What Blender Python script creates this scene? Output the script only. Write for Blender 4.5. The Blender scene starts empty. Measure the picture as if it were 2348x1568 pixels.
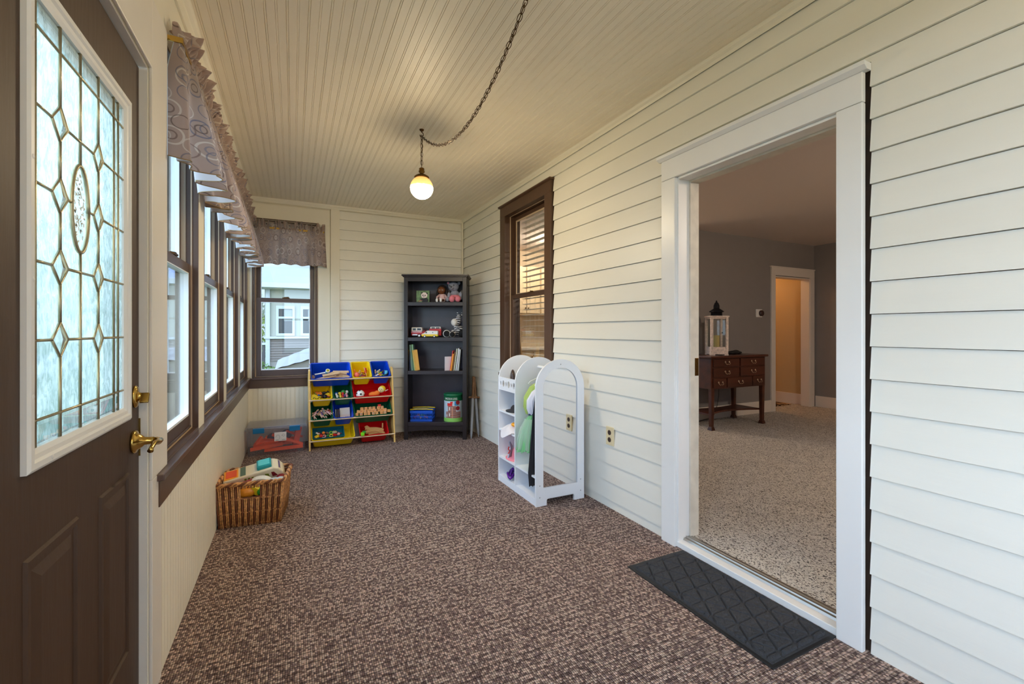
import bpy, math, random
from mathutils import Vector, Matrix, Euler, noise
# ---------------------------------------------------------------- camera, world, exposure
sc = bpy.context.scene
COL = sc.collection
YAW = math.radians(26.1)
cam_d = bpy.data.cameras.new('camera'); cam = bpy.data.objects.new('camera', cam_d); COL.objects.link(cam)
cam.location = (0, 0, 1.2); cam.rotation_euler = (math.pi/2, 0, -YAW)
cam_d.sensor_fit = 'HORIZONTAL'; cam_d.sensor_width = 36.0
cam_d.lens = 36.0*1025/2348; cam_d.shift_y = -(784-758)/2348.0
cam_d.clip_start = 0.02; cam_d.clip_end = 300
sc.camera = cam
sc.view_settings.view_transform = 'Standard'; sc.view_settings.look = 'None'
sc.view_settings.gamma = 1.0; sc.view_settings.use_curve_mapping = False
sc.view_settings.exposure = 0.72
sc.cycles.max_bounces = 12; sc.cycles.diffuse_bounces = 7; sc.cycles.glossy_bounces = 5
sc.cycles.transparent_max_bounces = 24; sc.cycles.transmission_bounces = 8
sc.cycles.use_denoising = True; sc.cycles.sample_clamp_indirect = 6.0
sc.cycles.caustics_reflective = False; sc.cycles.caustics_refractive = False

w = bpy.data.worlds.new('sky'); sc.world = w; w.use_nodes = True
wn, wl = w.node_tree.nodes, w.node_tree.links; wn.clear()
tc = wn.new('ShaderNodeTexCoord'); sep = wn.new('ShaderNodeSeparateXYZ'); wl.new(tc.outputs['Generated'], sep.inputs[0])
ramp = wn.new('ShaderNodeValToRGB'); wl.new(sep.outputs['Z'], ramp.inputs[0])
ramp.color_ramp.elements[0].position = 0.0; ramp.color_ramp.elements[0].color = (0.62, 0.80, 1.0, 1)
ramp.color_ramp.elements[1].position = 0.5; ramp.color_ramp.elements[1].color = (0.50, 0.70, 1.0, 1)
# added bright sky lobe away from the neighbour's house (west, south), lighting the porch
dotn = wn.new('ShaderNodeVectorMath'); dotn.operation = 'DOT_PRODUCT'; wl.new(tc.outputs['Generated'], dotn.inputs[0])
dotn.inputs[1].default_value = (-0.82, -0.30, 0.48)
mr = wn.new('ShaderNodeMapRange'); wl.new(dotn.outputs['Value'], mr.inputs[0])
mr.inputs[1].default_value = -0.3; mr.inputs[2].default_value = 0.95; mr.inputs[3].default_value = 0.58; mr.inputs[4].default_value = 5.6
bg = wn.new('ShaderNodeBackground'); wo = wn.new('ShaderNodeOutputWorld')
wl.new(ramp.outputs[0], bg.inputs[0]); wl.new(mr.outputs[0], bg.inputs[1]); wl.new(bg.outputs[0], wo.inputs[0])

# ---------------------------------------------------------------- materials
MATS = {}
def srgb(c):
    return tuple((x/255/12.92 if x/255 <= 0.04045 else ((x/255+0.055)/1.055)**2.4) for x in c)
def mat(name, rgb, rough=0.5, metal=0.0, var=0.0, vscale=8.0, bump=0.0, bscale=60.0, spec=0.5, sheen=0.0, emit=None, estr=0.0, alpha=None, trans=0.0, stretch=None, coat=0.0):
    if name in MATS: return MATS[name]
    m = bpy.data.materials.new(name); m.use_nodes = True; MATS[name] = m
    nt = m.node_tree; b = nt.nodes['Principled BSDF']; c = srgb(rgb) + (1,)
    b.inputs['Base Color'].default_value = c; b.inputs['Roughness'].default_value = rough
    b.inputs['Metallic'].default_value = metal; b.inputs['Specular IOR Level'].default_value = spec
    b.inputs['Coat Weight'].default_value = coat
    if trans: b.inputs['Transmission Weight'].default_value = trans
    if emit: b.inputs['Emission Color'].default_value = srgb(emit)+(1,); b.inputs['Emission Strength'].default_value = estr
    if var or bump:
        t = nt.nodes.new('ShaderNodeTexCoord'); mp = nt.nodes.new('ShaderNodeMapping'); nt.links.new(t.outputs['Object'], mp.inputs[0])
        if stretch: mp.inputs['Scale'].default_value = stretch
        if var:
            n = nt.nodes.new('ShaderNodeTexNoise'); n.inputs['Scale'].default_value = vscale; n.inputs['Detail'].default_value = 5
            nt.links.new(mp.outputs[0], n.inputs['Vector'])
            r = nt.nodes.new('ShaderNodeMapRange'); nt.links.new(n.outputs[0], r.inputs[0])
            r.inputs[1].default_value = 0.3; r.inputs[2].default_value = 0.7; r.inputs[3].default_value = 1-var; r.inputs[4].default_value = 1+var
            mx = nt.nodes.new('ShaderNodeVectorMath'); mx.operation = 'SCALE'; mx.inputs[0].default_value = c[:3]; nt.links.new(r.outputs[0], mx.inputs['Scale'])
            nt.links.new(mx.outputs[0], b.inputs['Base Color'])
        if bump:
            n2 = nt.nodes.new('ShaderNodeTexNoise'); n2.inputs['Scale'].default_value = bscale; n2.inputs['Detail'].default_value = 4
            nt.links.new(mp.outputs[0], n2.inputs['Vector'])
            bp = nt.nodes.new('ShaderNodeBump'); bp.inputs['Strength'].default_value = bump; bp.inputs['Distance'].default_value = 0.004
            nt.links.new(n2.outputs[0], bp.inputs['Height']); nt.links.new(bp.outputs[0], b.inputs['Normal'])
    return m
def newmat(name):
    m = bpy.data.materials.new(name); m.use_nodes = True; MATS[name] = m
    return m, m.node_tree, m.node_tree.nodes, m.node_tree.links, m.node_tree.nodes['Principled BSDF']

CREAM = mat('cream_paint', (232, 224, 204), 0.45, var=0.03, vscale=3, bump=0.12, bscale=35)
SIDING = mat('siding_paint', (234, 230, 218), 0.42, var=0.03, vscale=2.5, bump=0.18, bscale=22, stretch=(1, .25, 2))
CEILP = mat('ceiling_paint', (236, 224, 202), 0.5, var=0.03, vscale=3, bump=0.1)
WHITEP = mat('white_trim_paint', (238, 236, 232), 0.35, var=0.02, vscale=3, bump=0.08, bscale=30)
DOORFR = mat('door_frame_paint', (232, 224, 212), 0.4, var=0.02, vscale=3, bump=0.1, bscale=30)
BROWN = mat('brown_trim_paint', (86, 60, 42), 0.38, var=0.08, vscale=6, bump=0.1, bscale=40)
BROWND = mat('brown_sash_paint', (80, 62, 56), 0.35, var=0.08, vscale=6)
SILLB = mat('sill_brown_paint', (92, 70, 62), 0.28, var=0.12, vscale=9)
DOORB = mat('door_brown_paint', (70, 47, 29), 0.55, var=0.06, vscale=5, bump=0.25, bscale=60, stretch=(1, 1, .12))
DARKGAP = mat('dark_gap', (58, 40, 26), 0.8)
VINYL = mat('white_vinyl', (236, 240, 242), 0.3)
STRIP = mat('tan_stop', (198, 172, 142), 0.5)
CASECREAM = mat('cream_casing', (222, 208, 186), 0.45, var=0.03, vscale=4, bump=0.15, bscale=40)
GRAYWALL = mat('gray_wall', (138, 131, 127), 0.75, var=0.02, bump=0.3, bscale=120)
TANWALL = mat('tan_wall', (196, 168, 124), 0.75, bump=0.3, bscale=120)
LRCEIL = mat('living_ceiling', (226, 214, 206), 0.8)
BRASS = mat('brass', (196, 160, 84), 0.18, 1.0)
BRASSA = mat('antique_brass', (112, 82, 40), 0.35, 1.0, var=.2, vscale=90)
BRONZE = mat('bronze_chain', (84, 58, 30), 0.4, 0.9)
LEAD = mat('gilt_came', (178, 168, 138), 0.35, 0.85)
ALU = mat('aluminium', (172, 166, 158), 0.32, 0.9)
ESP = mat('espresso_wood', (32, 22, 22), 0.4, var=0.25, vscale=14, bump=0.15, bscale=70, stretch=(1, 1, .12))
ESPH = mat('espresso_wood_shelf', (42, 34, 38), 0.35, var=0.22, vscale=14, bump=0.15, bscale=70, stretch=(.12, 1, 1))
MAHOG = mat('mahogany', (74, 34, 18), 0.34, var=0.35, vscale=10, stretch=(.15, 1, 1), coat=.08)
PINE = mat('pine_wood', (226, 184, 104), 0.4, var=0.08, vscale=16, stretch=(4, 4, .3))
DOWEL = mat('pale_dowel', (228, 202, 166), 0.4, var=0.06, vscale=20)
WOODTOY = mat('toy_beech', (216, 182, 140), 0.5, var=0.08, vscale=25)
WHITEL = mat('white_laminate', (236, 238, 242), 0.3)
BLACKP = mat('black_plastic', (22, 22, 24), 0.4)

def glass_mat(name, tint=(1, 1, 1), refl=1.0, rough=0.0):
    m, nt, N, L, b = newmat(name); N.remove(b); out = [n for n in N if n.type == 'OUTPUT_MATERIAL'][0]
    t = N.new('ShaderNodeBsdfTransparent'); t.inputs[0].default_value = tint+(1,)
    g = N.new('ShaderNodeBsdfGlossy'); g.inputs['Roughness'].default_value = rough
    geo = N.new('ShaderNodeNewGeometry'); ir = N.new('ShaderNodeMapRange'); ir.inputs[3].default_value = 1.5; ir.inputs[4].default_value = 1/1.5; L.new(geo.outputs['Backfacing'], ir.inputs[0])
    fr = N.new('ShaderNodeFresnel'); L.new(ir.outputs[0], fr.inputs[0])
    mu = N.new('ShaderNodeMath'); mu.operation = 'MULTIPLY'; mu.inputs[1].default_value = refl; L.new(fr.outputs[0], mu.inputs[0])
    x = N.new('ShaderNodeMixShader'); L.new(mu.outputs[0], x.inputs[0]); L.new(t.outputs[0], x.inputs[1]); L.new(g.outputs[0], x.inputs[2]); L.new(x.outputs[0], out.inputs[0])
    return m
GLASS = glass_mat('window_glass', (.97, .985, .98), 1.3)
# obscure textured glass of the entry door
def obscure():
    m, nt, N, L, b = newmat('water_glass'); N.remove(b); out = [n for n in N if n.type == 'OUTPUT_MATERIAL'][0]
    tcn = N.new('ShaderNodeTexCoord'); mp = N.new('ShaderNodeMapping'); mp.inputs['Scale'].default_value = (1, 1, .38); L.new(tcn.outputs['Object'], mp.inputs[0])
    n = N.new('ShaderNodeTexNoise'); n.inputs['Scale'].default_value = 75; n.inputs['Detail'].default_value = 3; n.inputs['Distortion'].default_value = 1.3; L.new(mp.outputs[0], n.inputs['Vector'])
    cr = N.new('ShaderNodeValToRGB'); L.new(n.outputs[0], cr.inputs[0])
    cr.color_ramp.elements[0].position = .42; cr.color_ramp.elements[0].color = (.50, .57, .52, 1); cr.color_ramp.elements[1].position = .60; cr.color_ramp.elements[1].color = (.86, .89, .84, 1)
    bp = N.new('ShaderNodeBump'); bp.inputs['Strength'].default_value = .9; bp.inputs['Distance'].default_value = .01; L.new(n.outputs[0], bp.inputs['Height'])
    tr = N.new('ShaderNodeBsdfTranslucent'); L.new(cr.outputs[0], tr.inputs[0]); L.new(bp.outputs[0], tr.inputs['Normal'])
    tp = N.new('ShaderNodeBsdfTransparent'); tp.inputs[0].default_value = (.90, .94, .88, 1)
    rf = N.new('ShaderNodeBsdfRefraction'); rf.inputs['IOR'].default_value = 1.12; rf.inputs['Roughness'].default_value = .25; L.new(cr.outputs[0], rf.inputs[0]); L.new(bp.outputs[0], rf.inputs['Normal'])
    gl = N.new('ShaderNodeBsdfGlossy'); gl.inputs['Roughness'].default_value = .12; L.new(bp.outputs[0], gl.inputs['Normal'])
    a = N.new('ShaderNodeMixShader'); a.inputs[0].default_value = .55; L.new(tr.outputs[0], a.inputs[1]); L.new(tp.outputs[0], a.inputs[2])
    b2 = N.new('ShaderNodeMixShader'); b2.inputs[0].default_value = .25; L.new(a.outputs[0], b2.inputs[1]); L.new(rf.outputs[0], b2.inputs[2])
    c2 = N.new('ShaderNodeMixShader'); c2.inputs[0].default_value = .08; L.new(b2.outputs[0], c2.inputs[1]); L.new(gl.outputs[0], c2.inputs[2]); L.new(c2.outputs[0], out.inputs[0])
    return m
OBSC = obscure()
CLEARP = glass_mat('clear_plastic', (.90, .90, .94), 1.0, .12)
def cloudy_plastic():
    m, nt, N, L, b = newmat('cloudy_plastic'); N.remove(b); out = [n for n in N if n.type == 'OUTPUT_MATERIAL'][0]
    t = N.new('ShaderNodeBsdfTransparent'); t.inputs[0].default_value = (.93, .93, .97, 1)
    d = N.new('ShaderNodeBsdfDiffuse'); d.inputs[0].default_value = (.62, .62, .68, 1)
    tl = N.new('ShaderNodeBsdfTranslucent'); tl.inputs[0].default_value = (.6, .6, .66, 1)
    g = N.new('ShaderNodeBsdfGlossy'); g.inputs['Roughness'].default_value = .15
    x0 = N.new('ShaderNodeMixShader'); L.new(d.outputs[0], x0.inputs[1]); L.new(tl.outputs[0], x0.inputs[2])
    x = N.new('ShaderNodeMixShader'); x.inputs[0].default_value = .17; L.new(t.outputs[0], x.inputs[1]); L.new(x0.outputs[0], x.inputs[2])
    geo = N.new('ShaderNodeNewGeometry'); ir = N.new('ShaderNodeMapRange'); ir.inputs[3].default_value = 1.45; ir.inputs[4].default_value = 1/1.45; L.new(geo.outputs['Backfacing'], ir.inputs[0])
    fr = N.new('ShaderNodeFresnel'); L.new(ir.outputs[0], fr.inputs[0]); y = N.new('ShaderNodeMixShader'); L.new(fr.outputs[0], y.inputs[0]); L.new(x.outputs[0], y.inputs[1]); L.new(g.outputs[0], y.inputs[2]); L.new(y.outputs[0], out.inputs[0])
    return m
CLOUDY = cloudy_plastic()
MIRROR = mat('mirror', (238, 238, 240), 0.01, 1.0)
# porch carpet: looped rows of brown, tan and grey yarn
def carpet(name, cols, size, rnd, dark, bumpd, rows=0):
    m, nt, N, L, b = newmat(name)
    tcn = N.new('ShaderNodeTexCoord')
    v = N.new('ShaderNodeTexVoronoi'); v.voronoi_dimensions = '2D'; v.inputs['Scale'].default_value = 1/size; v.inputs['Randomness'].default_value = rnd
    mp = N.new('ShaderNodeMapping'); mp.inputs['Scale'].default_value = (1, .72, 1); L.new(tcn.outputs['Object'], mp.inputs[0]); L.new(mp.outputs[0], v.inputs['Vector'])
    sp = N.new('ShaderNodeSeparateColor'); L.new(v.outputs['Color'], sp.inputs[0])
    cr = N.new('ShaderNodeValToRGB'); L.new(sp.outputs[0], cr.inputs[0]); cr.color_ramp.interpolation = 'CONSTANT'
    el = cr.color_ramp.elements
    while len(el) < len(cols): el.new(.5)
    for i, c in enumerate(cols): el[i].position = i/len(cols); el[i].color = srgb(c)+(1,)
    big = N.new('ShaderNodeTexNoise'); big.inputs['Scale'].default_value = 9; big.inputs['Detail'].default_value = 6; L.new(tcn.outputs['Object'], big.inputs['Vector'])
    r2 = N.new('ShaderNodeMapRange'); L.new(big.outputs[0], r2.inputs[0]); r2.inputs[1].default_value = .3; r2.inputs[2].default_value = .7; r2.inputs[3].default_value = 1.10; r2.inputs[4].default_value = 1.26
    dr = N.new('ShaderNodeMapRange'); L.new(v.outputs['Distance'], dr.inputs[0]); dr.inputs[1].default_value = .28; dr.inputs[2].default_value = .62; dr.inputs[3].default_value = 1.0; dr.inputs[4].default_value = dark
    m1 = N.new('ShaderNodeMath'); m1.operation = 'MULTIPLY'; L.new(r2.outputs[0], m1.inputs[0]); L.new(dr.outputs[0], m1.inputs[1])
    if rows:   # woven ribs across the porch
        wv = N.new('ShaderNodeTexWave'); wv.bands_direction = 'Y'; wv.inputs['Scale'].default_value = .314/rows; wv.inputs['Distortion'].default_value = 1.2; wv.inputs['Detail'].default_value = 2; wv.inputs['Detail Scale'].default_value = 6; L.new(tcn.outputs['Object'], wv.inputs['Vector'])
        rr = N.new('ShaderNodeMapRange'); L.new(wv.outputs[0], rr.inputs[0]); rr.inputs[1].default_value = .0; rr.inputs[2].default_value = .45; rr.inputs[3].default_value = .62; rr.inputs[4].default_value = 1.08
        m2 = N.new('ShaderNodeMath'); m2.operation = 'MULTIPLY'; L.new(m1.outputs[0], m2.inputs[0]); L.new(rr.outputs[0], m2.inputs[1]); m1 = m2
    s = N.new('ShaderNodeVectorMath'); s.operation = 'SCALE'; L.new(cr.outputs[0], s.inputs[0]); L.new(m1.outputs[0], s.inputs['Scale']); L.new(s.outputs[0], b.inputs['Base Color'])
    inv = N.new('ShaderNodeMath'); inv.operation = 'SUBTRACT'; inv.inputs[0].default_value = 1; L.new(v.outputs['Distance'], inv.inputs[1])
    bp = N.new('ShaderNodeBump'); bp.inputs['Strength'].default_value = 1.0; bp.inputs['Distance'].default_value = bumpd; L.new(inv.outputs[0], bp.inputs['Height']); L.new(bp.outputs[0], b.inputs['Normal'])
    b.inputs['Roughness'].default_value = .95; b.inputs['Specular IOR Level'].default_value = .1
    return m
PORCHC = carpet('porch_carpet', [(118, 96, 92), (204, 174, 160), (148, 124, 114), (194, 170, 154), (124, 102, 96), (164, 140, 130), (204, 180, 166), (136, 114, 110)], .0076, .26, .30, .009, rows=.030)
LIVC = carpet('living_carpet', [(214, 208, 198), (204, 197, 187), (96, 90, 86), (222, 215, 204), (210, 203, 193), (170, 162, 153), (216, 210, 200)], .0050, .9, .7, .005)
GRASS = mat('grass', (112, 122, 92), .9, var=.25, vscale=4, bump=.6, bscale=60)

def valance_cloth():
    m, nt, N, L, b = newmat('circle_print_cloth')
    uv = N.new('ShaderNodeTexCoord')
    base = N.new('ShaderNodeRGB'); base.outputs[0].default_value = srgb((186, 162, 150))+(1,)
    cur = base.outputs[0]
    for scale, r0, r1, cols, off in ((8.5, .25, .30, [(236, 226, 214), (74, 54, 50), (96, 104, 132), (236, 226, 214)], 0), (12, .28, .325, [(84, 62, 56), (104, 108, 130), (228, 216, 204), (120, 92, 84)], 3.3), (8.5, .11, .15, [(110, 84, 76), (236, 226, 214), (84, 64, 60), (120, 122, 140)], 0)):
        mp = N.new('ShaderNodeMapping'); mp.inputs['Location'].default_value = (off, off*1.7, 0); L.new(uv.outputs['UV'], mp.inputs[0])
        v = N.new('ShaderNodeTexVoronoi'); v.voronoi_dimensions = '2D'; v.inputs['Scale'].default_value = scale; v.inputs['Randomness'].default_value = .55; L.new(mp.outputs[0], v.inputs['Vector'])
        a = N.new('ShaderNodeMath'); a.operation = 'GREATER_THAN'; a.inputs[1].default_value = r0; L.new(v.outputs['Distance'], a.inputs[0])
        c = N.new('ShaderNodeMath'); c.operation = 'LESS_THAN'; c.inputs[1].default_value = r1; L.new(v.outputs['Distance'], c.inputs[0])
        k = N.new('ShaderNodeMath'); k.operation = 'MULTIPLY'; L.new(a.outputs[0], k.inputs[0]); L.new(c.outputs[0], k.inputs[1])
        sp = N.new('ShaderNodeSeparateColor'); L.new(v.outputs['Color'], sp.inputs[0])
        cr = N.new('ShaderNodeValToRGB'); cr.color_ramp.interpolation = 'CONSTANT'; el = cr.color_ramp.elements
        while len(el) < len(cols): el.new(.5)
        for i, cc in enumerate(cols): el[i].position = i/len(cols); el[i].color = srgb(cc)+(1,)
        L.new(sp.outputs[0], cr.inputs[0])
        k2 = N.new('ShaderNodeMath'); k2.operation = 'MULTIPLY'; k2.inputs[1].default_value = .62; L.new(k.outputs[0], k2.inputs[0]); mx = N.new('ShaderNodeMix'); mx.data_type = 'RGBA'; L.new(k2.outputs[0], mx.inputs['Factor']); L.new(cur, mx.inputs[6]); L.new(cr.outputs[0], mx.inputs[7]); cur = mx.outputs[2]
    L.new(cur, b.inputs['Base Color']); b.inputs['Roughness'].default_value = .6; b.inputs['Sheen Weight'].default_value = .3
    out = [n for n in N if n.type == 'OUTPUT_MATERIAL'][0]
    tl = N.new('ShaderNodeBsdfTranslucent'); L.new(cur, tl.inputs[0]); x = N.new('ShaderNodeMixShader'); x.inputs[0].default_value = .45
    L.new(b.outputs[0], x.inputs[1]); L.new(tl.outputs[0], x.inputs[2]); L.new(x.outputs[0], out.inputs[0])
    return m
CLOTH = valance_cloth()
LINING = mat('white_lining', (238, 240, 242), .7)
_n = LINING.node_tree; _o = [n for n in _n.nodes if n.type == 'OUTPUT_MATERIAL'][0]; _t = _n.nodes.new('ShaderNodeBsdfTranslucent'); _t.inputs[0].default_value = (.88, .9, .92, 1); _x = _n.nodes.new('ShaderNodeMixShader'); _x.inputs[0].default_value = .6
_n.links.new(_n.nodes['Principled BSDF'].outputs[0], _x.inputs[1]); _n.links.new(_t.outputs[0], _x.inputs[2]); _n.links.new(_x.outputs[0], _o.inputs[0])

# ---------------------------------------------------------------- mesh helpers
class MB:
    def __init__(s, T=None): s.v = []; s.f = []; s.mi = []; s.sm = []; s.uv = {}; s.T = T or Matrix(); s.m = 0
    def add(s, vs, fs, smooth=False, T=None):
        n = len(s.v); M = s.T @ T if T is not None else s.T
        s.v += [tuple(M @ Vector(p)) for p in vs]
        for f in fs: s.f.append(tuple(i+n for i in f)); s.mi.append(s.m); s.sm.append(smooth)
        return n
    def box(s, x0, x1, y0, y1, z0, z1, T=None):
        v = [(x, y, z) for x in (x0, x1) for y in (y0, y1) for z in (z0, z1)]
        s.add(v, [(0, 1, 3, 2), (4, 6, 7, 5), (0, 4, 5, 1), (2, 3, 7, 6), (0, 2, 6, 4), (1, 5, 7, 3)], False, T); return s
    def cbox(s, c, d, rot=(0, 0, 0)):
        T = Matrix.Translation(c) @ Euler(rot).to_matrix().to_4x4()
        return s.box(-d[0]/2, d[0]/2, -d[1]/2, d[1]/2, -d[2]/2, d[2]/2, T)
    def taper(s, x0, x1, y0, y1, z0, z1, kx, ky, T=None):   # bottom scaled by kx, ky
        cx, cy = (x0+x1)/2, (y0+y1)/2
        v = []
        for x in (x0, x1):
            for y in (y0, y1):
                v.append((cx+(x-cx)*kx, cy+(y-cy)*ky, z0)); v.append((x, y, z1))
        s.add(v, [(0, 1, 3, 2), (4, 6, 7, 5), (0, 4, 5, 1), (2, 3, 7, 6), (0, 2, 6, 4), (1, 5, 7, 3)], False, T); return s
    def rod(s, p0, p1, r0, r1=None, n=10, T=None):
        r1 = r0 if r1 is None else r1
        p0, p1 = Vector(p0), Vector(p1); d = (p1-p0)
        q = d.to_track_quat('Z', 'Y').to_matrix()
        vs = [];
        for p, r in ((p0, r0), (p1, r1)):
            for i in range(n):
                a = 2*math.pi*i/n; vs.append(p + q @ Vector((math.cos(a)*r, math.sin(a)*r, 0)))
        s.add(vs, [(i, (i+1) % n, (i+1) % n+n, i+n) for i in range(n)], True, T)
        s.add(vs[:n], [tuple(range(n))[::-1]], False, T); s.add(vs[n:], [tuple(range(n))], False, T); return s
    def tube(s, pts, r, n=8, closed=False, T=None):
        P = [Vector(p) for p in pts]; k = len(P); vs = []
        prev = None
        for i, p in enumerate(P):
            a = P[(i-1) % k] if (closed or i) else P[0]; b = P[(i+1) % k] if (closed or i < k-1) else P[-1]
            t = (b-a).normalized()
            if prev is None: nrm = t.orthogonal().normalized()
            else: nrm = (prev - t*prev.dot(t)); nrm = nrm.normalized() if nrm.length > 1e-6 else t.orthogonal().normalized()
            prev = nrm; bn = t.cross(nrm); rr = r[i] if isinstance(r, (list, tuple)) else r
            for j in range(n):
                a2 = 2*math.pi*j/n; vs.append(p + nrm*math.cos(a2)*rr + bn*math.sin(a2)*rr)
        fs = []
        for i in range(k if closed else k-1):
            for j in range(n):
                i2 = (i+1) % k; fs.append((i*n+j, i*n+(j+1) % n, i2*n+(j+1) % n, i2*n+j))
        if not closed: fs.append(tuple(range(n))[::-1]); fs.append(tuple((k-1)*n+j for j in range(n)))
        s.add(vs, fs, True, T); return s
    def lathe(s, prof, n=20, T=None, smooth=True):
        vs = []; fs = []; k = len(prof)
        for r, z in prof:
            for j in range(n):
                a = 2*math.pi*j/n; vs.append((r*math.cos(a), r*math.sin(a), z))
        for i in range(k-1):
            for j in range(n): fs.append((i*n+j, i*n+(j+1) % n, (i+1)*n+(j+1) % n, (i+1)*n+j))
        s.add(vs, fs, smooth, T)
        if prof[0][0] > 1e-6: s.add(vs[:n], [tuple(range(n))[::-1]], False, T)
        if prof[-1][0] > 1e-6: s.add(vs[-n:], [tuple(range(n))], False, T)
        return s
    def ball(s, c, r, n=14, T=None):
        if not isinstance(r, (list, tuple)): r = (r, r, r)
        k = n//2; prof = [(max(1e-5, math.sin(math.pi*i/k)), -math.cos(math.pi*i/k)) for i in range(k+1)]
        M = Matrix.Translation(c) @ Matrix.Diagonal((r[0], r[1], r[2], 1))
        return s.lathe([(a if 0 < i < k else 1e-7, z) for i, (a, z) in enumerate(prof)], n, (T @ M) if T is not None else M)
    def prism(s, poly, a0, a1, axis='y', T=None):   # poly in the two other axes, extruded a0..a1
        n = len(poly); vs = []
        for a in (a0, a1):
            for p, q in poly:
                vs.append({'x': (a, p, q), 'y': (p, a, q), 'z': (p, q, a)}[axis])
        fs = [(i, (i+1) % n, (i+1) % n+n, i+n) for i in range(n)] + [tuple(range(n))[::-1], tuple(range(n, 2*n))]
        s.add(vs, fs, False, T); return s
    def build(s, name, mats, parent=None, loc=None, rot=None, bevel=0.0, seg=2, **tags):
        me = bpy.data.meshes.new(name); me.from_pydata(s.v, [], s.f)
        for i, p in enumerate(me.polygons): p.material_index = s.mi[i]; p.use_smooth = s.sm[i]
        for m in (mats if isinstance(mats, (list, tuple)) else [mats]): me.materials.append(m)
        me.validate(); me.update()
        o = bpy.data.objects.new(name, me); COL.objects.link(o)
        if parent: o.parent = parent
        if loc is not None: o.location = loc
        if rot is not None: o.rotation_euler = rot
        if bevel:
            md = o.modifiers.new('bevel', 'BEVEL'); md.width = bevel; md.segments = seg; md.limit_method = 'ANGLE'; md.angle_limit = math.radians(40); md.harden_normals = False
        for k, v in tags.items(): o[k] = v
        return o
def struct(o): o['kind'] = 'structure'; return o
def empty(name, loc=(0, 0, 0), rotz=0.0, rot=None):
    o = bpy.data.objects.new(name, None); COL.objects.link(o); o.location = loc
    o.rotation_euler = rot if rot is not None else (0, 0, rotz); o.empty_display_size = .05
    return o
def tag(o, label, cat, group=None):
    o['label'] = label; o['category'] = cat
    if group: o['group'] = group
    return o
def thing(name, label, cat, loc=(0, 0, 0), rotz=0.0, group=None, rot=None):
    return tag(empty(name, loc, rotz, rot), label, cat, group)
def copytree(o, parent=None):
    c = o.copy(); COL.objects.link(c)
    if parent: c.parent = parent
    for ch in list(o.children): copytree(ch, c)
    return c
def blob(name, ells, m, parent=None, voxel=.004, loc=None, rot=None):
    b = MB()
    for c, r in ells: b.ball(c, r, 16)
    o = b.build(name, m, parent, loc, rot)
    md = o.modifiers.new('remesh', 'REMESH'); md.mode = 'VOXEL'; md.voxel_size = voxel; md.use_smooth_shade = True
    sm = o.modifiers.new('smooth', 'SMOOTH'); sm.iterations = 4
    return o
def cells(lo, hi, z0, z1, holes):
    us = sorted({lo, hi} | {min(max(h[i], lo), hi) for h in holes for i in (0, 1)}); zs = sorted({z0, z1} | {min(max(h[i], z0), z1) for h in holes for i in (2, 3)})
    for i in range(len(us)-1):
        for j in range(len(zs)-1):
            cu, cz = (us[i]+us[i+1])/2, (zs[j]+zs[j+1])/2
            if us[i+1]-us[i] < 1e-6 or zs[j+1]-zs[j] < 1e-6: continue
            if not any(h[0] < cu < h[1] and h[2] < cz < h[3] for h in holes): yield us[i], us[i+1], zs[j], zs[j+1]
def wallx(b, x0, x1, y0, y1, z0, z1, holes=()):
    for a, c, d, e in cells(y0, y1, z0, z1, holes): b.box(x0, x1, a, c, d, e)
def wally(b, y0, y1, x0, x1, z0, z1, holes=()):
    for a, c, d, e in cells(x0, x1, z0, z1, holes): b.box(a, c, y0, y1, d, e)
def text_mesh(txt, size, extrude=.0004):
    cu = bpy.data.curves.new('lettering', 'FONT'); cu.body = txt; cu.size = size; cu.extrude = extrude; cu.align_x = 'CENTER'; cu.align_y = 'CENTER'
    o = bpy.data.objects.new('lettering', cu); COL.objects.link(o); bpy.context.view_layer.update()
    me = bpy.data.meshes.new_from_object(o.evaluated_get(bpy.context.evaluated_depsgraph_get())); bpy.data.objects.remove(o)
    return me
# ---------------------------------------------------------------- the porch shell
XL, XR, YF, ZC, YB = -0.42, 1.921, 5.35, 2.588, -1.9
# floor
b = MB(); b.box(XL-.12, XR+.03, YB, YF+.1, -.06, 0); struct(b.build('floor', PORCHC))
# ceiling: beaded boards running the length of the porch
b = MB(); prof = []
k0 = int((XL-.05+.284)/.0435)-1; x = XL-.1; prof.append((x, ZC))
for k in range(k0, 70):
    c = -.284+.0435*k
    if c < XL-.09 or c > XR+.05: continue
    d = .0032 if k % 2 == 0 else .0022
    for s in (-1, 1):
        g = c+s*.0042; prof += [(g-.0019, ZC), (g-.0005, ZC+d), (g+.0005, ZC+d), (g+.0019, ZC)]
prof.append((XR+.06, ZC)); vs = []; fs = []
for yy in (YB, YF+.1):
    vs += [(p[0], yy, p[1]) for p in prof]
n = len(prof); fs = [(i+1, i, i+n, i+n+1) for i in range(n-1)]
b.add(vs, fs); b.box(XL-.15, XR+.16, YB, YF+.15, ZC+.01, ZC+.06); struct(b.build('ceiling', CEILP))

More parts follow.
